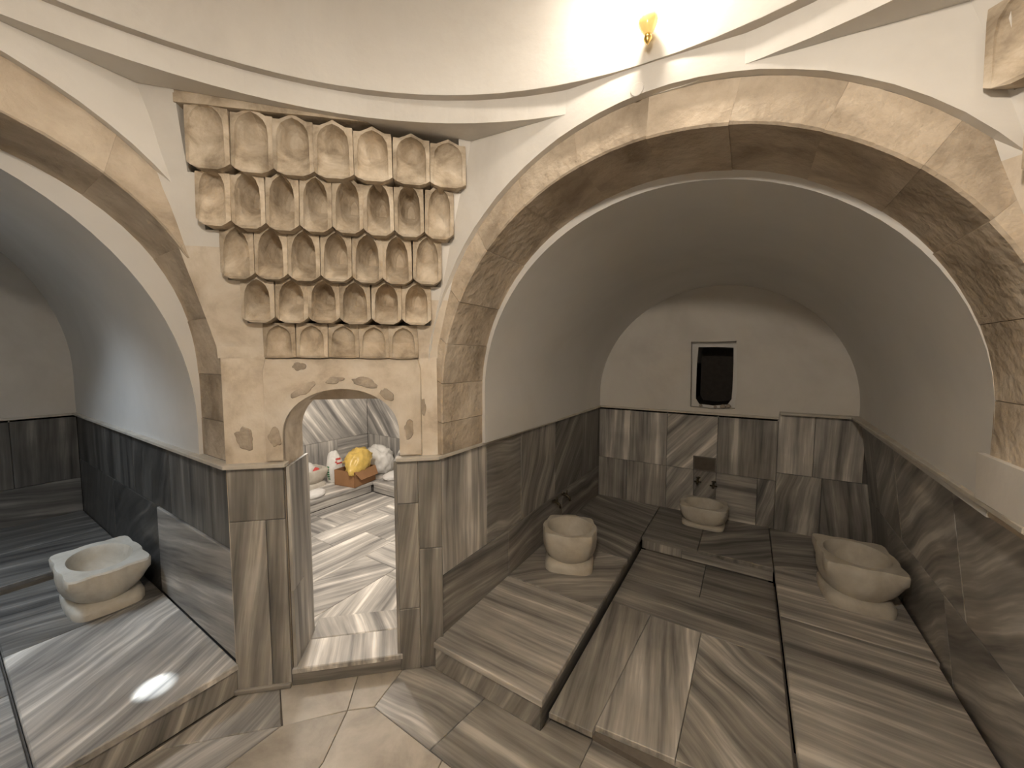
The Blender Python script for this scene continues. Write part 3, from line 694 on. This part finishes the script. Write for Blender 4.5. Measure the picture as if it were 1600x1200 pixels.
def bench(label, x0, x1, y0, y1, z0, z1, tops, risers, group=None, loc=None):
    r = empty('marble_bench', ((x0+x1)/2, (y0+y1)/2, z0)); tag(r, label, 'bench', group); bpy.context.view_layer.update()
    box('bench_core', x0 + .03, x1 - .03, y0 + .03, y1 - .03, z0, z1 - .034, MORTAR, r)
    for (a, b, c, d, vein, tone, sw) in tops: slab('top_slab', [(a, c, z1), (b, c, z1), (b, d, z1), (a, d, z1)], .034, r, None, vein, tone, sw, bev=.005)
    for pts, vein, tone, sw in risers: slab('riser_panel', pts, .022, r, None, vein, tone, sw)
    return r
xi = -0.80; yf = 1.545; xr = 0.235; yb = 3.58
zr = ZB - .034; i_ = .014
bench('low marble bench left of the sunken middle, pale striped front slab, round basin on it', XL + .003, xi, yf, YB - .003, FL, ZB,
      [(XL + .003, xi, yf, 2.36, H90, 1.12, .06), (XL + .003, xi, 2.36, 3.10, .9, .80, .3), (XL + .003, xi, 3.10, YB - .003, H90 + .3, .66, .2)],
      [([(XL + .003, yf + i_, FL), (xi - i_, yf + i_, FL), (xi - i_, yf + i_, zr), (XL + .003, yf + i_, zr)], .5, .75, .3),
       ([(xi - i_, yf + i_, FL), (xi - i_, 2.6, FL), (xi - i_, 2.6, zr), (xi - i_, yf + i_, zr)], H90, .45, .1),
       ([(xi - i_, 2.6, FL), (xi - i_, yb, FL), (xi - i_, yb, zr), (xi - i_, 2.6, zr)], H90, .45, .1)])
bench('dark low marble bench along the back wall under the small basin', xi + .003, xr - .003, yb, YB - .003, FL, ZB,
      [(xi + .003, -.32, yb, YB - .003, H90 + .1, .62, .2), (-.32, xr - .003, yb, YB - .003, .9, .70, .3)],
      [([(xi + .003, yb + i_, ZC), (-.45, yb + i_, ZC), (-.45, yb + i_, zr), (xi + .003, yb + i_, zr)], 0, .7, .1),
       ([(-.45, yb + i_, ZC), (xr - .003, yb + i_, ZC), (xr - .003, yb + i_, zr), (-.45, yb + i_, zr)], H90, .95, .05)])
rx = .95
bench('wide low marble bench along the right wall, pale basin at its back', xr, rx + .03, 1.80, YB - .003, FL, ZB,
      [(xr, rx - .005, 1.80, 2.93, H90, .95, .12), (xr, rx + .01, 2.93, 3.62, H90, 1.05, .05), (xr, rx + .03, 3.62, YB - .003, 1.2, .62, .25)],
      [([(xr + i_, yb - .003, ZC), (xr + i_, 1.80 + i_, ZC), (xr + i_, 1.80 + i_, zr), (xr + i_, yb - .003, zr)], H90, .6, .1),
       ([(xr + i_, 1.80 + i_, FL), (rx, 1.80 + i_, FL), (rx, 1.80 + i_, zr), (xr + i_, 1.80 + i_, zr)], H90, .7, .1)])
r = struct(box('floor_back_bay', xi + .002, xr + .01, 1.66, yb + .01, -.02, ZC - .032, MORTAR)); r['label'] = 'sunken striped marble floor of the large bay'
for pts, vein, tone, sw in [([(xi, 1.62), (-.575, 1.64), (-.52, 2.66), (xi, 2.66)], -.06, .92, .05),
                            ([(-.575, 1.68), (-.215, 1.72), (-.20, 2.66), (-.52, 2.66)], -.04, 1.35, .05),
                            ([(-.215, 1.72), (xr, 1.76), (xr, 2.66), (-.20, 2.66)], -.75, .98, .35),
                            ([(xi, 2.66), (xr, 2.66), (xr, 3.06), (xi, 3.06)], H90, .84, .06),
                            ([(xi, 3.06), (-.25, 3.06), (-.25, yb), (xi, yb)], H90, .72, .1), ([(-.25, 3.06), (xr, 3.06), (xr, yb), (-.25, yb)], H90, .66, .1)]:
    fslab(pts, vein, tone, sw, ZC, r)
slab('step_riser', [(xi, 1.66, FL), (-.575, 1.66, FL), (-.575, 1.66, ZC - .03), (xi, 1.66, ZC - .03)], .02, r, None, H90, .7)
slab('step_riser', [(-.575, 1.70, FL), (xr, 1.74, FL), (xr, 1.74, ZC - .03), (-.575, 1.70, ZC - .03)], .02, r, None, H90, 1.0)
# left bay
yi = 0.165
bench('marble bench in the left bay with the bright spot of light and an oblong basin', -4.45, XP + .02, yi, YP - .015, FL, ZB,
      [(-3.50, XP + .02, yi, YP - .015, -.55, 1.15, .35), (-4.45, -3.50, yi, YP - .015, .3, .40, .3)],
      [([(XP + .02 - i_, yi + i_, FL), (XP + .02 - i_, YP - .015, FL), (XP + .02 - i_, YP - .015, zr), (XP + .02 - i_, yi + i_, zr)], .3, .72, .2),
       ([(-4.4, yi + i_, FL), (XP + .02 - i_, yi + i_, FL), (XP + .02 - i_, yi + i_, zr), (-4.4, yi + i_, zr)], H90, .7, .1)])
bench('dark marble bench along the back wall of the left bay', XB + .003, -4.453, -1.27, YP - .003, FL, ZB + .06,
      [(XB + .003, -4.453, -1.27, -.1, .2, .5, .2), (XB + .003, -5.2, -.1, YP - .003, .2, .38, .2), (-5.2, -4.453, -.1, YP - .003, .2, .42, .2)],
      [([(-4.453 - i_, -1.27, FL), (-4.453 - i_, YP - .003, FL), (-4.453 - i_, YP - .003, zr + .06), (-4.453 - i_, -1.27, zr + .06)], H90, .6, .1)])
r = struct(box('floor_left_bay', -4.46, XP, -1.28, yi + .01, -.02, ZC - .032, MORTAR)); r['label'] = 'marble floor of the left bay, lower than its bench'
for pts, vein, tone in [([(-3.3, -1.28), (XP + .03, -1.28), (XP + .03, yi), (-3.3, yi)], 0, 1.0), ([(-4.45, -1.28), (-3.3, -1.28), (-3.3, yi), (-4.45, yi)], 0, .7)]:
    fslab(pts, vein, tone, .1, ZC, r)

# doorway threshold
th = struct(prism('floor_threshold', [tuple(ch(a, o_, 0))[:2] for a, o_ in [(E0 - .05, 0.0), (E1 + .03, 0.0), (E1 + .03, .62), (E0 - .05, .62)]], -.02, .118, MORTAR)); th['label'] = 'bright marble slabs of the raised doorway threshold'
def tslab(q, vein, tone, sw=.15, name='threshold_slab'): return slab(name, [ch(a, o_, .15) for a, o_ in q], .03, th, None, vein, tone, sw, bev=.005)
tslab([(E0 + .005, -.03), (E1 - .005, -.03), (E1 - .005, .20), (E0 + .005, .20)], -.12, 1.6, .1)
tslab([(E0 + .02, .20), (E1, .20), (E1, .40), (E0 + .02, .40)], -.5, 1.35, .2)
slab('threshold_riser', [ch(E0 - .0, -.018, FL), ch(E1, -.018, FL), ch(E1, -.018, .12), ch(E0, -.018, .12)], .016, th, None, H90, .7, .1)
slab('plinth', [ch(-.02, -.035, FL), ch(E0, -.035, FL), ch(E0, -.035, FL + .03), ch(-.02, -.035, FL + .03)], .015, th, None, H90, .9, .1)

# ------------------------------------------------------------------ corner cell behind the doorway
ZF = 0.14; XC, YC = -5.0, 3.70; ZBC = 0.27
cf = struct(prism('floor_corner_cell', [(XC - .05, 1.15), (-2.75, 1.15), tuple(ch(0.05, .40, 0))[:2], tuple(ch(1.08, .40, 0))[:2], (-1.72, 1.95), (-1.72, YC + .05), (XC - .05, YC + .05)], -.02, ZF - .028, MORTAR)); cf['label'] = 'striped marble plank floor of the corner cell'
def cslab(x0, x1, y0, y1, vein, tone, sw=.08): slab('floor_slab', [(x0, y0, ZF), (x1, y0, ZF), (x1, y1, ZF), (x0, y1, ZF)], .028, cf, None, vein, tone, sw)
for x0, x1, y0, y1, v, t in [(-2.45, -1.72, 1.95, 2.75, H90, 1.25), (-2.45, -1.72, 2.75, 3.68, H90, 1.1), (-2.85, -2.45, 1.15, 2.05, .5, 1.35), (-2.85, -2.45, 2.05, 3.14, H90, 1.5),
                             (-3.25, -2.85, 1.15, 2.35, 0, 1.2), (-3.25, -2.85, 2.35, 3.14, .05, 1.0), (-3.62, -3.25, 1.15, 2.0, 0, 1.0), (-3.62, -3.25, 2.0, 2.75, .02, 1.5), (-3.62, -3.25, 2.75, 3.14, H90, 1.75),
                             (-3.92, -3.62, 1.15, 1.9, .0, 1.5), (-3.92, -3.62, 1.9, 2.6, H90, 1.2), (-3.92, -3.62, 2.6, 3.14, 0, 1.3), (-4.17, -3.92, 1.15, 2.3, 0, .8), (-4.17, -3.92, 2.3, 3.14, 0, .95)]: cslab(x0, x1, y0, y1, v, t)
slab('floor_slab', [(-2.45, 1.22, ZF), (-1.794, 1.823, ZF), (-1.72, 1.95, ZF), (-2.45, 1.95, ZF)], .028, cf, None, .3, 1.4, .1)
def cellwall(name, bl, br, nrm, label, rows):
    bl, br = V(bl), V(br); up = V((0, 0, 1.40)); t1 = V((0, 0, 2.6))
    o = backing(name, bl, br, bl + t1, br + t1, nrm, label, PLASTER, .021, .12)
    grid(o, bl, br, bl + up, br + up, rows)
    return o
cellwall('wall_cell_left', (XC, 1.15, 0), (XC, YC, 0), (1, 0, 0), 'pale diagonally veined marble wall inside the corner cell',
         [(.53, 1, [(0, .45, -.6, 1.35, .1), (.45, 1, -.6, 1.45, .1)]), (.1, .53, [(0, .3, 0, 1.2), (.3, .62, 0, 1.25), (.62, .8, 0, 1.3), (.8, 1, H90, 1.4)])])
cellwall('wall_cell_back', (XC, YC, 0), (-1.72, YC, 0), (0, -1, 0), 'striped marble wall at the right inside the corner cell',
         [(.53, 1, [(0, .26, -.7, 1.3, .1), (.26, .6, -.6, 1.1), (.6, 1, .2, 1.1)]), (.1, .53, [(0, .14, 0, 1.2), (.14, .4, 0, 1.0), (.4, .7, 0, 1.1), (.7, 1, 0, 1.1)])])
cellwall('wall_cell_right', (-1.72, YC, 0), (-1.72, 1.9, 0), (-1, 0, 0), 'marble wall of the corner cell behind the large bay', [(0, 1, [(0, .5, 0, 1.1), (.5, 1, 0, 1.1)])])
cellwall('wall_cell_front', (-2.55, 1.15, 0), (XC, 1.15, 0), (0, 1, 0), 'marble wall of the corner cell behind the left bay', [(0, 1, [(0, .5, 0, 1.1), (.5, 1, 0, 1.1)])])
o = struct(prism('ceiling_cell', [(XC - .1, 1.05), (-2.7, 1.05), (-1.65, 2.0), (-1.65, YC + .1), (XC - .1, YC + .1)], 2.45, 2.55, PLASTER)); o['label'] = 'white ceiling of the corner cell'
bench('L-shaped marble bench in the corner cell carrying the box and bags', XC + .003, -4.17, 1.17, YC - .003, ZF - .03, ZBC,
      [(XC + .003, -4.17, 1.17, 2.2, 0, 1.2, .1), (XC + .003, -4.17, 2.2, 3.14, .1, 1.25, .1), (XC + .003, -4.17, 3.14, YC - .003, .6, 1.2, .1)],
      [([(-4.18, 1.17, ZF), (-4.18, 3.13, ZF), (-4.18, 3.13, ZBC - .034), (-4.18, 1.17, ZBC - .034)], H90, .9, .1)])
bench('short marble bench under the right wall of the corner cell', -4.165, -1.73, 3.14, YC - .003, ZF - .03, ZBC,
      [(-4.165, -3.3, 3.14, YC - .003, H90, 1.2, .1), (-3.3, -1.73, 3.14, YC - .003, H90, 1.1, .1)],
      [([(-4.165, 3.15, ZF), (-1.73, 3.15, ZF), (-1.73, 3.15, ZBC - .034), (-4.165, 3.15, ZBC - .034)], H90, .9, .1)])

# ------------------------------------------------------------------ walls behind the camera, plain but closed
def plainwall(name, p, q, label, top=3.3):
    p, q = V((*p, 0)), V((*q, 0)); d = (q - p).normalized(); nrm = V((-d.y, d.x, 0))
    vs = [p, q, q + V((0, 0, top)), p + V((0, 0, top))]; vs += [v - nrm*.2 for v in vs]
    o = struct(mesh(name, vs, [(0, 1, 2, 3), (7, 6, 5, 4), (0, 4, 5, 1), (1, 5, 6, 2), (2, 6, 7, 3), (3, 7, 4, 0)], PLASTER)); o['label'] = label
    L_ = (q - p).length; k = max(1, round(L_/.8))
    for i in range(k):
        a, b = p + d*(L_*i/k) + nrm*.02, p + d*(L_*(i+1)/k) + nrm*.02
        slab('marble_panel', [a + V((0, 0, FL)), b + V((0, 0, FL)), b + V((0, 0, ZL)), a + V((0, 0, ZL))], .02, o, None, 0, .75, .1)
    return o
xq, yq = 2*CX - XP, 2*CY - Y0
plainwall('wall_front', (-1.53, yq), (.77, yq), 'plain wall behind the viewer')
plainwall('wall_right', (xq, -1.57), (xq, .87), 'plain wall to the right of the viewer')
plainwall('wall_corner_front', (XP, -1.57), (-1.53, yq), 'plain corner behind the viewer')
plainwall('wall_corner_near', (.77, yq), (xq, -1.57), 'plain near corner behind the viewer')
plainwall('wall_corner_right', (xq, YP), (Q2.x, Q2.y), 'plain pier at the right of the large bay', 1.742)
plainwall('wall_left_stub', (XP, -1.28), (XP, -1.57), 'narrow pier at the far side of the left bay')

# ------------------------------------------------------------------ basins
def basin(label, loc, rz, sx, sy, h, lug=0.10, foot=0.09, name='marble_basin', r=0.22, bowl_r=0.85, sqw=0.6, group='carved marble basins'):
    """carved wash basin: lugged square rim, round bowl, waisted body on a foot block"""
    root = tag(empty(name, loc, rz), label, 'basin', group)
    seg = 64
    def rad(t, k):                     # k = how strongly the corner lugs show
        a = (t + PI/4) % (PI/2) - PI/4   # distance from a side centre
        q = abs(abs(a) - PI/4)           # distance from the corner
        lugw = math.exp(-(q/0.17)**2); sq = min(1/max(math.cos(a), .7), 1.22)
        return (1 + (sq - 1)*sqw*k + lug*1.35*lugw*k - 0.035*k*math.exp(-((q - .42)/.10)**2))
    H_ = h
    lv = [(foot*.85, .78, 0.0), (foot, .82, .05), (foot + .10*H_, .93, .15), (foot + .24*H_, 1.0, .35), (.66*H_ + .2*foot, 1.03, .7), (.80*H_, 1.02, 1.0), (.965*H_, 1.03, 1.0), (H_, 1.0, 1.0)]
    vs = []; fs = []
    for z, s, k in lv:
        for i in range(seg):
            t = 2*PI*i/seg; R = r*s*rad(t, k); vs.append((R*math.cos(t)*sx, R*math.sin(t)*sy, z))
    inner = [(H_, bowl_r), (H_ - .012, bowl_r - .03), (H_*.76, bowl_r - .06), (H_*.52, bowl_r - .18), (H_*.40, bowl_r*.5), (H_*.38, .08)]
    for z, s in inner:
        for i in range(seg):
            t = 2*PI*i/seg; vs.append((r*s*math.cos(t)*sx, r*s*math.sin(t)*sy, z))
    n = len(lv) + len(inner)
    for j in range(n-1): fs += [(j*seg+i, j*seg+(i+1) % seg, (j+1)*seg+(i+1) % seg, (j+1)*seg+i) for i in range(seg)]
    fs += [tuple(range(seg))[::-1], tuple(range((n-1)*seg, n*seg))]
    b = mesh('bowl', vs, fs, BASIN, root, True)
    b.data.set_sharp_from_angle(angle=math.radians(40))
    vs = []; fs = []
    fl_ = [(0, .90), (foot*.45, .91), (foot*.7, .86), (foot*.9, .76)]
    for z, s in fl_:
        for i in range(seg):
            t = 2*PI*i/seg; a = (t + PI/4) % (PI/2) - PI/4; R = r*s*(1 + (min(1/math.cos(a), 1.25) - 1)*.75)
            vs.append((R*math.cos(t)*sx, R*math.sin(t)*sy, z))
    for j in range(3): fs += [(j*seg+i, j*seg+(i+1) % seg, (j+1)*seg+(i+1) % seg, (j+1)*seg+i) for i in range(seg)]
    fs += [tuple(range(seg))[::-1], tuple(range(3*seg, 4*seg))]
    f = mesh('foot', vs, fs, BASIN, root, True); f.data.set_sharp_from_angle(angle=math.radians(40))
    return root
basin('round carved marble basin with lugs standing on the bench beside the left wall', (-1.20, 2.80, ZB), .35, 1.0, 1.0, .31, .085, foot=.085, r=.215, sqw=.10)
basin('pale square-rimmed marble basin on the right bench against the diagonally veined wall', (.69, 3.45, ZB), .06, .95, 1.1, .32, .14, r=.222)
basin('small marble basin set against the back wall below the soap recess', (-.335, YB - .235, ZB), 0, 1.05, .9, .21, .08, foot=.04, r=.205)
basin('oblong carved marble basin on the bench in the left bay', (-3.80, .61, ZB), 0, 1.55, .98, .30, .12, foot=.09, r=.205, bowl_r=.78)

# taps and the soap recess
def tap(label, base, nrm, z):
    root = tag(empty('tap', base + V((0, 0, z))), label, 'tap', 'wall taps over the basins'); n = V(nrm); s = V((-n.y, n.x, 0))
    tube('spout', [n*-.01, n*.03, n*.06 + V((0, 0, -.003)), n*.085 + V((0, 0, -.02)), n*.09 + V((0, 0, -.05))], .011, TAPM, root)
    tube('stem', [n*.035, n*.035 + V((0, 0, .04))], .009, TAPM, root)
    tube('handle', [n*.035 + V((0, 0, .042)) - s*.035, n*.035 + V((0, 0, .042)), n*.035 + V((0, 0, .042)) + s*.035], .007, TAPM, root.children[-1])
    lathe('flange', [(.0, -.004), (.022, -.004), (.022, .004), (.0, .006)], TAPM, root, 14)
    root.children[-1].matrix_local = n.to_track_quat('Z', 'Y').to_matrix().to_4x4()
    return root
tap('dark wall tap nearer the pier above the round basin', V((XL, 3.14, 0)), (1, 0, 0), .555)
tap('dark wall tap nearer the back corner above the round basin', V((XL, 3.36, 0)), (1, 0, 0), .555)
tap('dark wall tap left under the soap recess', V((-.415, YB, 0)), (0, -1, 0), .62)
tap('dark wall tap right under the soap recess', V((-.265, YB, 0)), (0, -1, 0), .60)
# soap recess: a small frame round a flat back, the hollow's shade put into its colour
sr = tag(empty('soap_recess', (-.355, YB, .70)), 'small dark rectangular soap recess in the back wall panel', 'recess')
x0, x1, z0, z1 = -.115, .105, .0, .155
vs = [(x0, -.004, z0), (x1, -.004, z0), (x1, -.004, z1), (x0, -.004, z1)]
ins = [(x0 + .012, -.004, z0 + .012), (x1 - .012, -.004, z0 + .012), (x1 - .012, -.004, z1 - .012), (x0 + .012, -.004, z1 - .012)]
deep = [(a, .0008, c) for a, b, c in ins]
o = mesh('recess_frame', vs + ins + deep, [(0, 1, 5, 4), (1, 2, 6, 5), (2, 3, 7, 6), (3, 0, 4, 7), (4, 5, 9, 8), (5, 6, 10, 9), (6, 7, 11, 10), (7, 4, 8, 11)], MORTAR, sr)
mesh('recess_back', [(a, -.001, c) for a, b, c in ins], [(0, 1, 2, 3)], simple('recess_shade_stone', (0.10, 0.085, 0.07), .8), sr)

# ------------------------------------------------------------------ wall lamp on the drum above the large arch
sc = tag(empty('wall_sconce', (CX + .02, CY + 1.922, 3.20)), 'lit brass wall lamp with amber ornament glowing above the large arch', 'lamp')
lathe('wall_plate', [(0, 0), (.045, 0), (.04, .012), (.015, .02), (0, .02)], BRASS, sc, 20); sc.children[-1].matrix_local = Matrix.Translation((0, 0, .12)) @ Matrix.Rotation(PI/2, 4, 'X')
tube('arm', [(0, -.015, .12), (0, -.06, .10), (0, -.10, .12), (0, -.12, .17)], .007, BRASS, sc)
tube('stem', [(0, -.02, .12), (0, -.04, .05), (0, -.045, -.02)], .006, BRASS, sc)
lathe('ornament', [(0, .05), (.012, .045), (.018, .02), (.032, .0), (.036, -.02), (.024, -.045), (.012, -.06), (0, -.062)], AMBER, sc, 10, (0, -.05, -.03))
lathe('finial', [(0, .0), (.012, -.004), (.016, -.018), (.006, -.032), (0, -.04)], BRASS, sc, 12, (0, -.05, -.09))
lathe('lamp_cup', [(0, 0), (.02, .002), (.034, .025), (.03, .028), (0, .01)], BRASS, sc, 16, (0, -.12, .165))
hk = tag(lathe('wall_ring', [(.0, 0), (.024, 0), (.026, .002), (.024, .004), (.0, .004)], PLASTER, None, 20), 'small round white cover on the wall under the lamp', 'cover')
for p in hk.data.polygons: p.use_smooth = False
hk.location = (CX - .03, Y0 - .035, 2.965); hk.rotation_euler = (PI/2, 0, 0)

# ------------------------------------------------------------------ things in the corner cell
bx = tag(empty('cardboard_box', (-4.36, 3.02, ZBC), math.radians(10)), 'open brown cardboard box holding the yellow bag', 'box')
w2, d2, h2, t2 = .17, .185, .20, .006
for nm, x0, x1, y0, y1, z0, z1 in [('box_side', w2 - t2, w2, -d2, d2, 0, h2), ('box_side', -w2, -w2 + t2, -d2, d2, 0, h2), ('box_side', -w2, w2, -d2, -d2 + t2, 0, h2), ('box_side', -w2, w2, d2 - t2, d2, 0, h2), ('box_base', -w2, w2, -d2, d2, 0, t2)]:
    o = box(nm, x0, x1, y0, y1, z0, z1, CARD); o.parent = bx
o = mesh('box_flap', [(w2, -d2, h2), (w2, d2, h2), (w2 + .05, d2 - .01, h2 - .11), (w2 + .05, -d2 + .06, h2 - .11), (w2 + .005, -d2, h2 + .003), (w2 + .005, d2, h2 + .003), (w2 + .055, d2 - .01, h2 - .107), (w2 + .055, -d2 + .06, h2 - .107)],
         [(0, 1, 2, 3), (7, 6, 5, 4), (0, 4, 5, 1), (1, 5, 6, 2), (2, 6, 7, 3), (3, 7, 4, 0)], CARD, bx)
def bag(name, label, cat, loc, size, m, seed, rz=0, crump=.22, peak=None, freq=2.2, group=None):
    me = bpy.data.meshes.new(name); bm = bmesh.new(); bmesh.ops.create_icosphere(bm, subdivisions=4, radius=1)
    for v in bm.verts:
        p = v.co.copy()
        r1 = noise.ridged_multi_fractal(p*freq*.6 + V((seed*7.3, seed, 2)), 1.0, 2.1, 4, 1.0, 2.0)
        r2 = noise.noise(p*freq*2.5 + V((seed, 3, seed*2)))
        s = 1 + crump*(r1*.45 - .45) + crump*.35*r2
        q = p*s
        if q.z < -.55: q.z = -.55 - (q.z + .55)*-.08
        if peak:
            k = max(0, p.dot(V(peak).normalized()))**6; q += V(peak)*k
        v.co = V((q.x*size[0], q.y*size[1], (q.z + .58)*size[2]))
    zmin = min(v.co.z for v in bm.verts)
    for v in bm.verts: v.co.z -= zmin
    bm.to_mesh(me); bm.free(); me.materials.append(m)
    for p in me.polygons: p.use_smooth = True
    o = link(bpy.data.objects.new(name, me)); o.location = loc; o.rotation_euler = (0, 0, rz)
    return tag(o, label, cat, group)
bag('plastic_bag', 'crumpled yellow plastic bag bulging out of the cardboard box', 'bag', (-4.36, 3.07, ZBC + .15), (.16, .21, .165), YELLOW, 3, .5, .38, (.1, -.55, -.25), 3.0)
bag('plastic_bag', 'large crumpled white plastic bag to the right of the cardboard box', 'bag', (-4.50, 3.49, ZBC), (.24, .17, .24), WHITEP, 5, .3, .42, None, 3.2)
bag('cloth_bundle', 'flat white bundle under the large white bag', 'bundle', (-4.06, 3.40, ZBC), (.12, .16, .06), CLOTHW, 11, 0, .2)
lb_ = bag('plastic_bag', 'upright white plastic bag with red and green print left of the box', 'bag', (-4.63, 2.90, ZBC), (.105, .12, .25), WHITEP, 8, .6, .26, (-.1, -.05, .12))
# print on the bag: curved red and green strips lying on its film
bpy.context.view_layer.update()
dg = bpy.context.evaluated_depsgraph_get()
def print_strip(name, az0, az1, z0, z1, m, k=8):
    vs = []; fs = []
    for i in range(k+1):
        for z in (z0, z1):
            a = az0 + (az1 - az0)*i/k; d = V((math.cos(a), math.sin(a), 0))
            hit, loc, nn, _ = lb_.ray_cast(d*1.0 + V((0, 0, z)), -d)
            p = (loc + d*.003) if hit else d*.12 + V((0, 0, z)); vs.append(p)
    for i in range(k): fs.append((2*i, 2*i+1, 2*i+3, 2*i+2))
    return mesh(name, vs, fs, m, lb_)
A0 = -1.25
for z0, z1, a0, a1 in [(.30, .325, -.35, .5), (.25, .268, -.3, .55), (.27, .29, -.45, -.2)]: print_strip('red_print', A0 + a0 + .6, A0 + a1 + .6, z0, z1, RED)
for k in range(6): print_strip('green_print', A0 - .75, A0 - .45, .05 + k*.032, .071 + k*.032, GREEN, 4)
basin('white marble basin inside the corner cell, partly hidden by the door jamb', (-4.74, 2.60, ZBC), 0, .9, 1.0, .22, .08, foot=.06, r=.20)
bag('plastic_bag', 'crumpled white bag with red lying in the cell basin', 'bag', (-4.72, 2.57, ZBC + .12), (.11, .12, .12), WHITEP, 14, .2, .25)
bag('packet', 'small red packet lying in the cell basin', 'packet', (-4.64, 2.65, ZBC + .15), (.045, .06, .06), RED, 17, .6, .2)
bag('cloth_bundle', 'folded white bundle lowest on the cell bench beside the door jamb', 'bundle', (-4.30, 2.44, ZBC), (.09, .13, .05), CLOTHW, 19, .3, .18)
bag('cloth_bundle', 'upper white bundle on the cell bench below the basin', 'bundle', (-4.47, 2.30, ZBC), (.07, .10, .08), CLOTHW, 23, .2, .18)

# body of the added fill lamp, unseen behind the viewer
pl = tag(empty('added_fill_lamp', (FILL_LOC[0], FILL_LOC[1], FILL_LOC[2])), 'added fill lamp on a chain, unseen behind the viewer', 'lamp')
tube('chain', [(0, 0, .20), (0, 0, 1.75)], .008, BRASS, pl, 6)
lathe('lamp_shade', [(.03, .20), (.12, .16), (.22, .06), (.235, .03), (.23, .03), (.215, .055), (.115, .15), (.02, .19)], BRASS, pl, 24)  # shade shaped to keep the added lamp's light off the drum
# round glass eyes that let in the daylight
for nm, loc, r_, lbl in [('window_2', (-4.0, -.35, 2.97), .25, 'round glass eye in the vault of the left bay'), ('window_3', (-1.72, .33, 4.35), .10, 'round glass eye in the dome')]:
    o = lathe(nm, [(0, 0), (r_, 0), (r_, .02), (0, .02)], SKYGL, None, 24); o.location = loc; struct(o); o['label'] = lbl
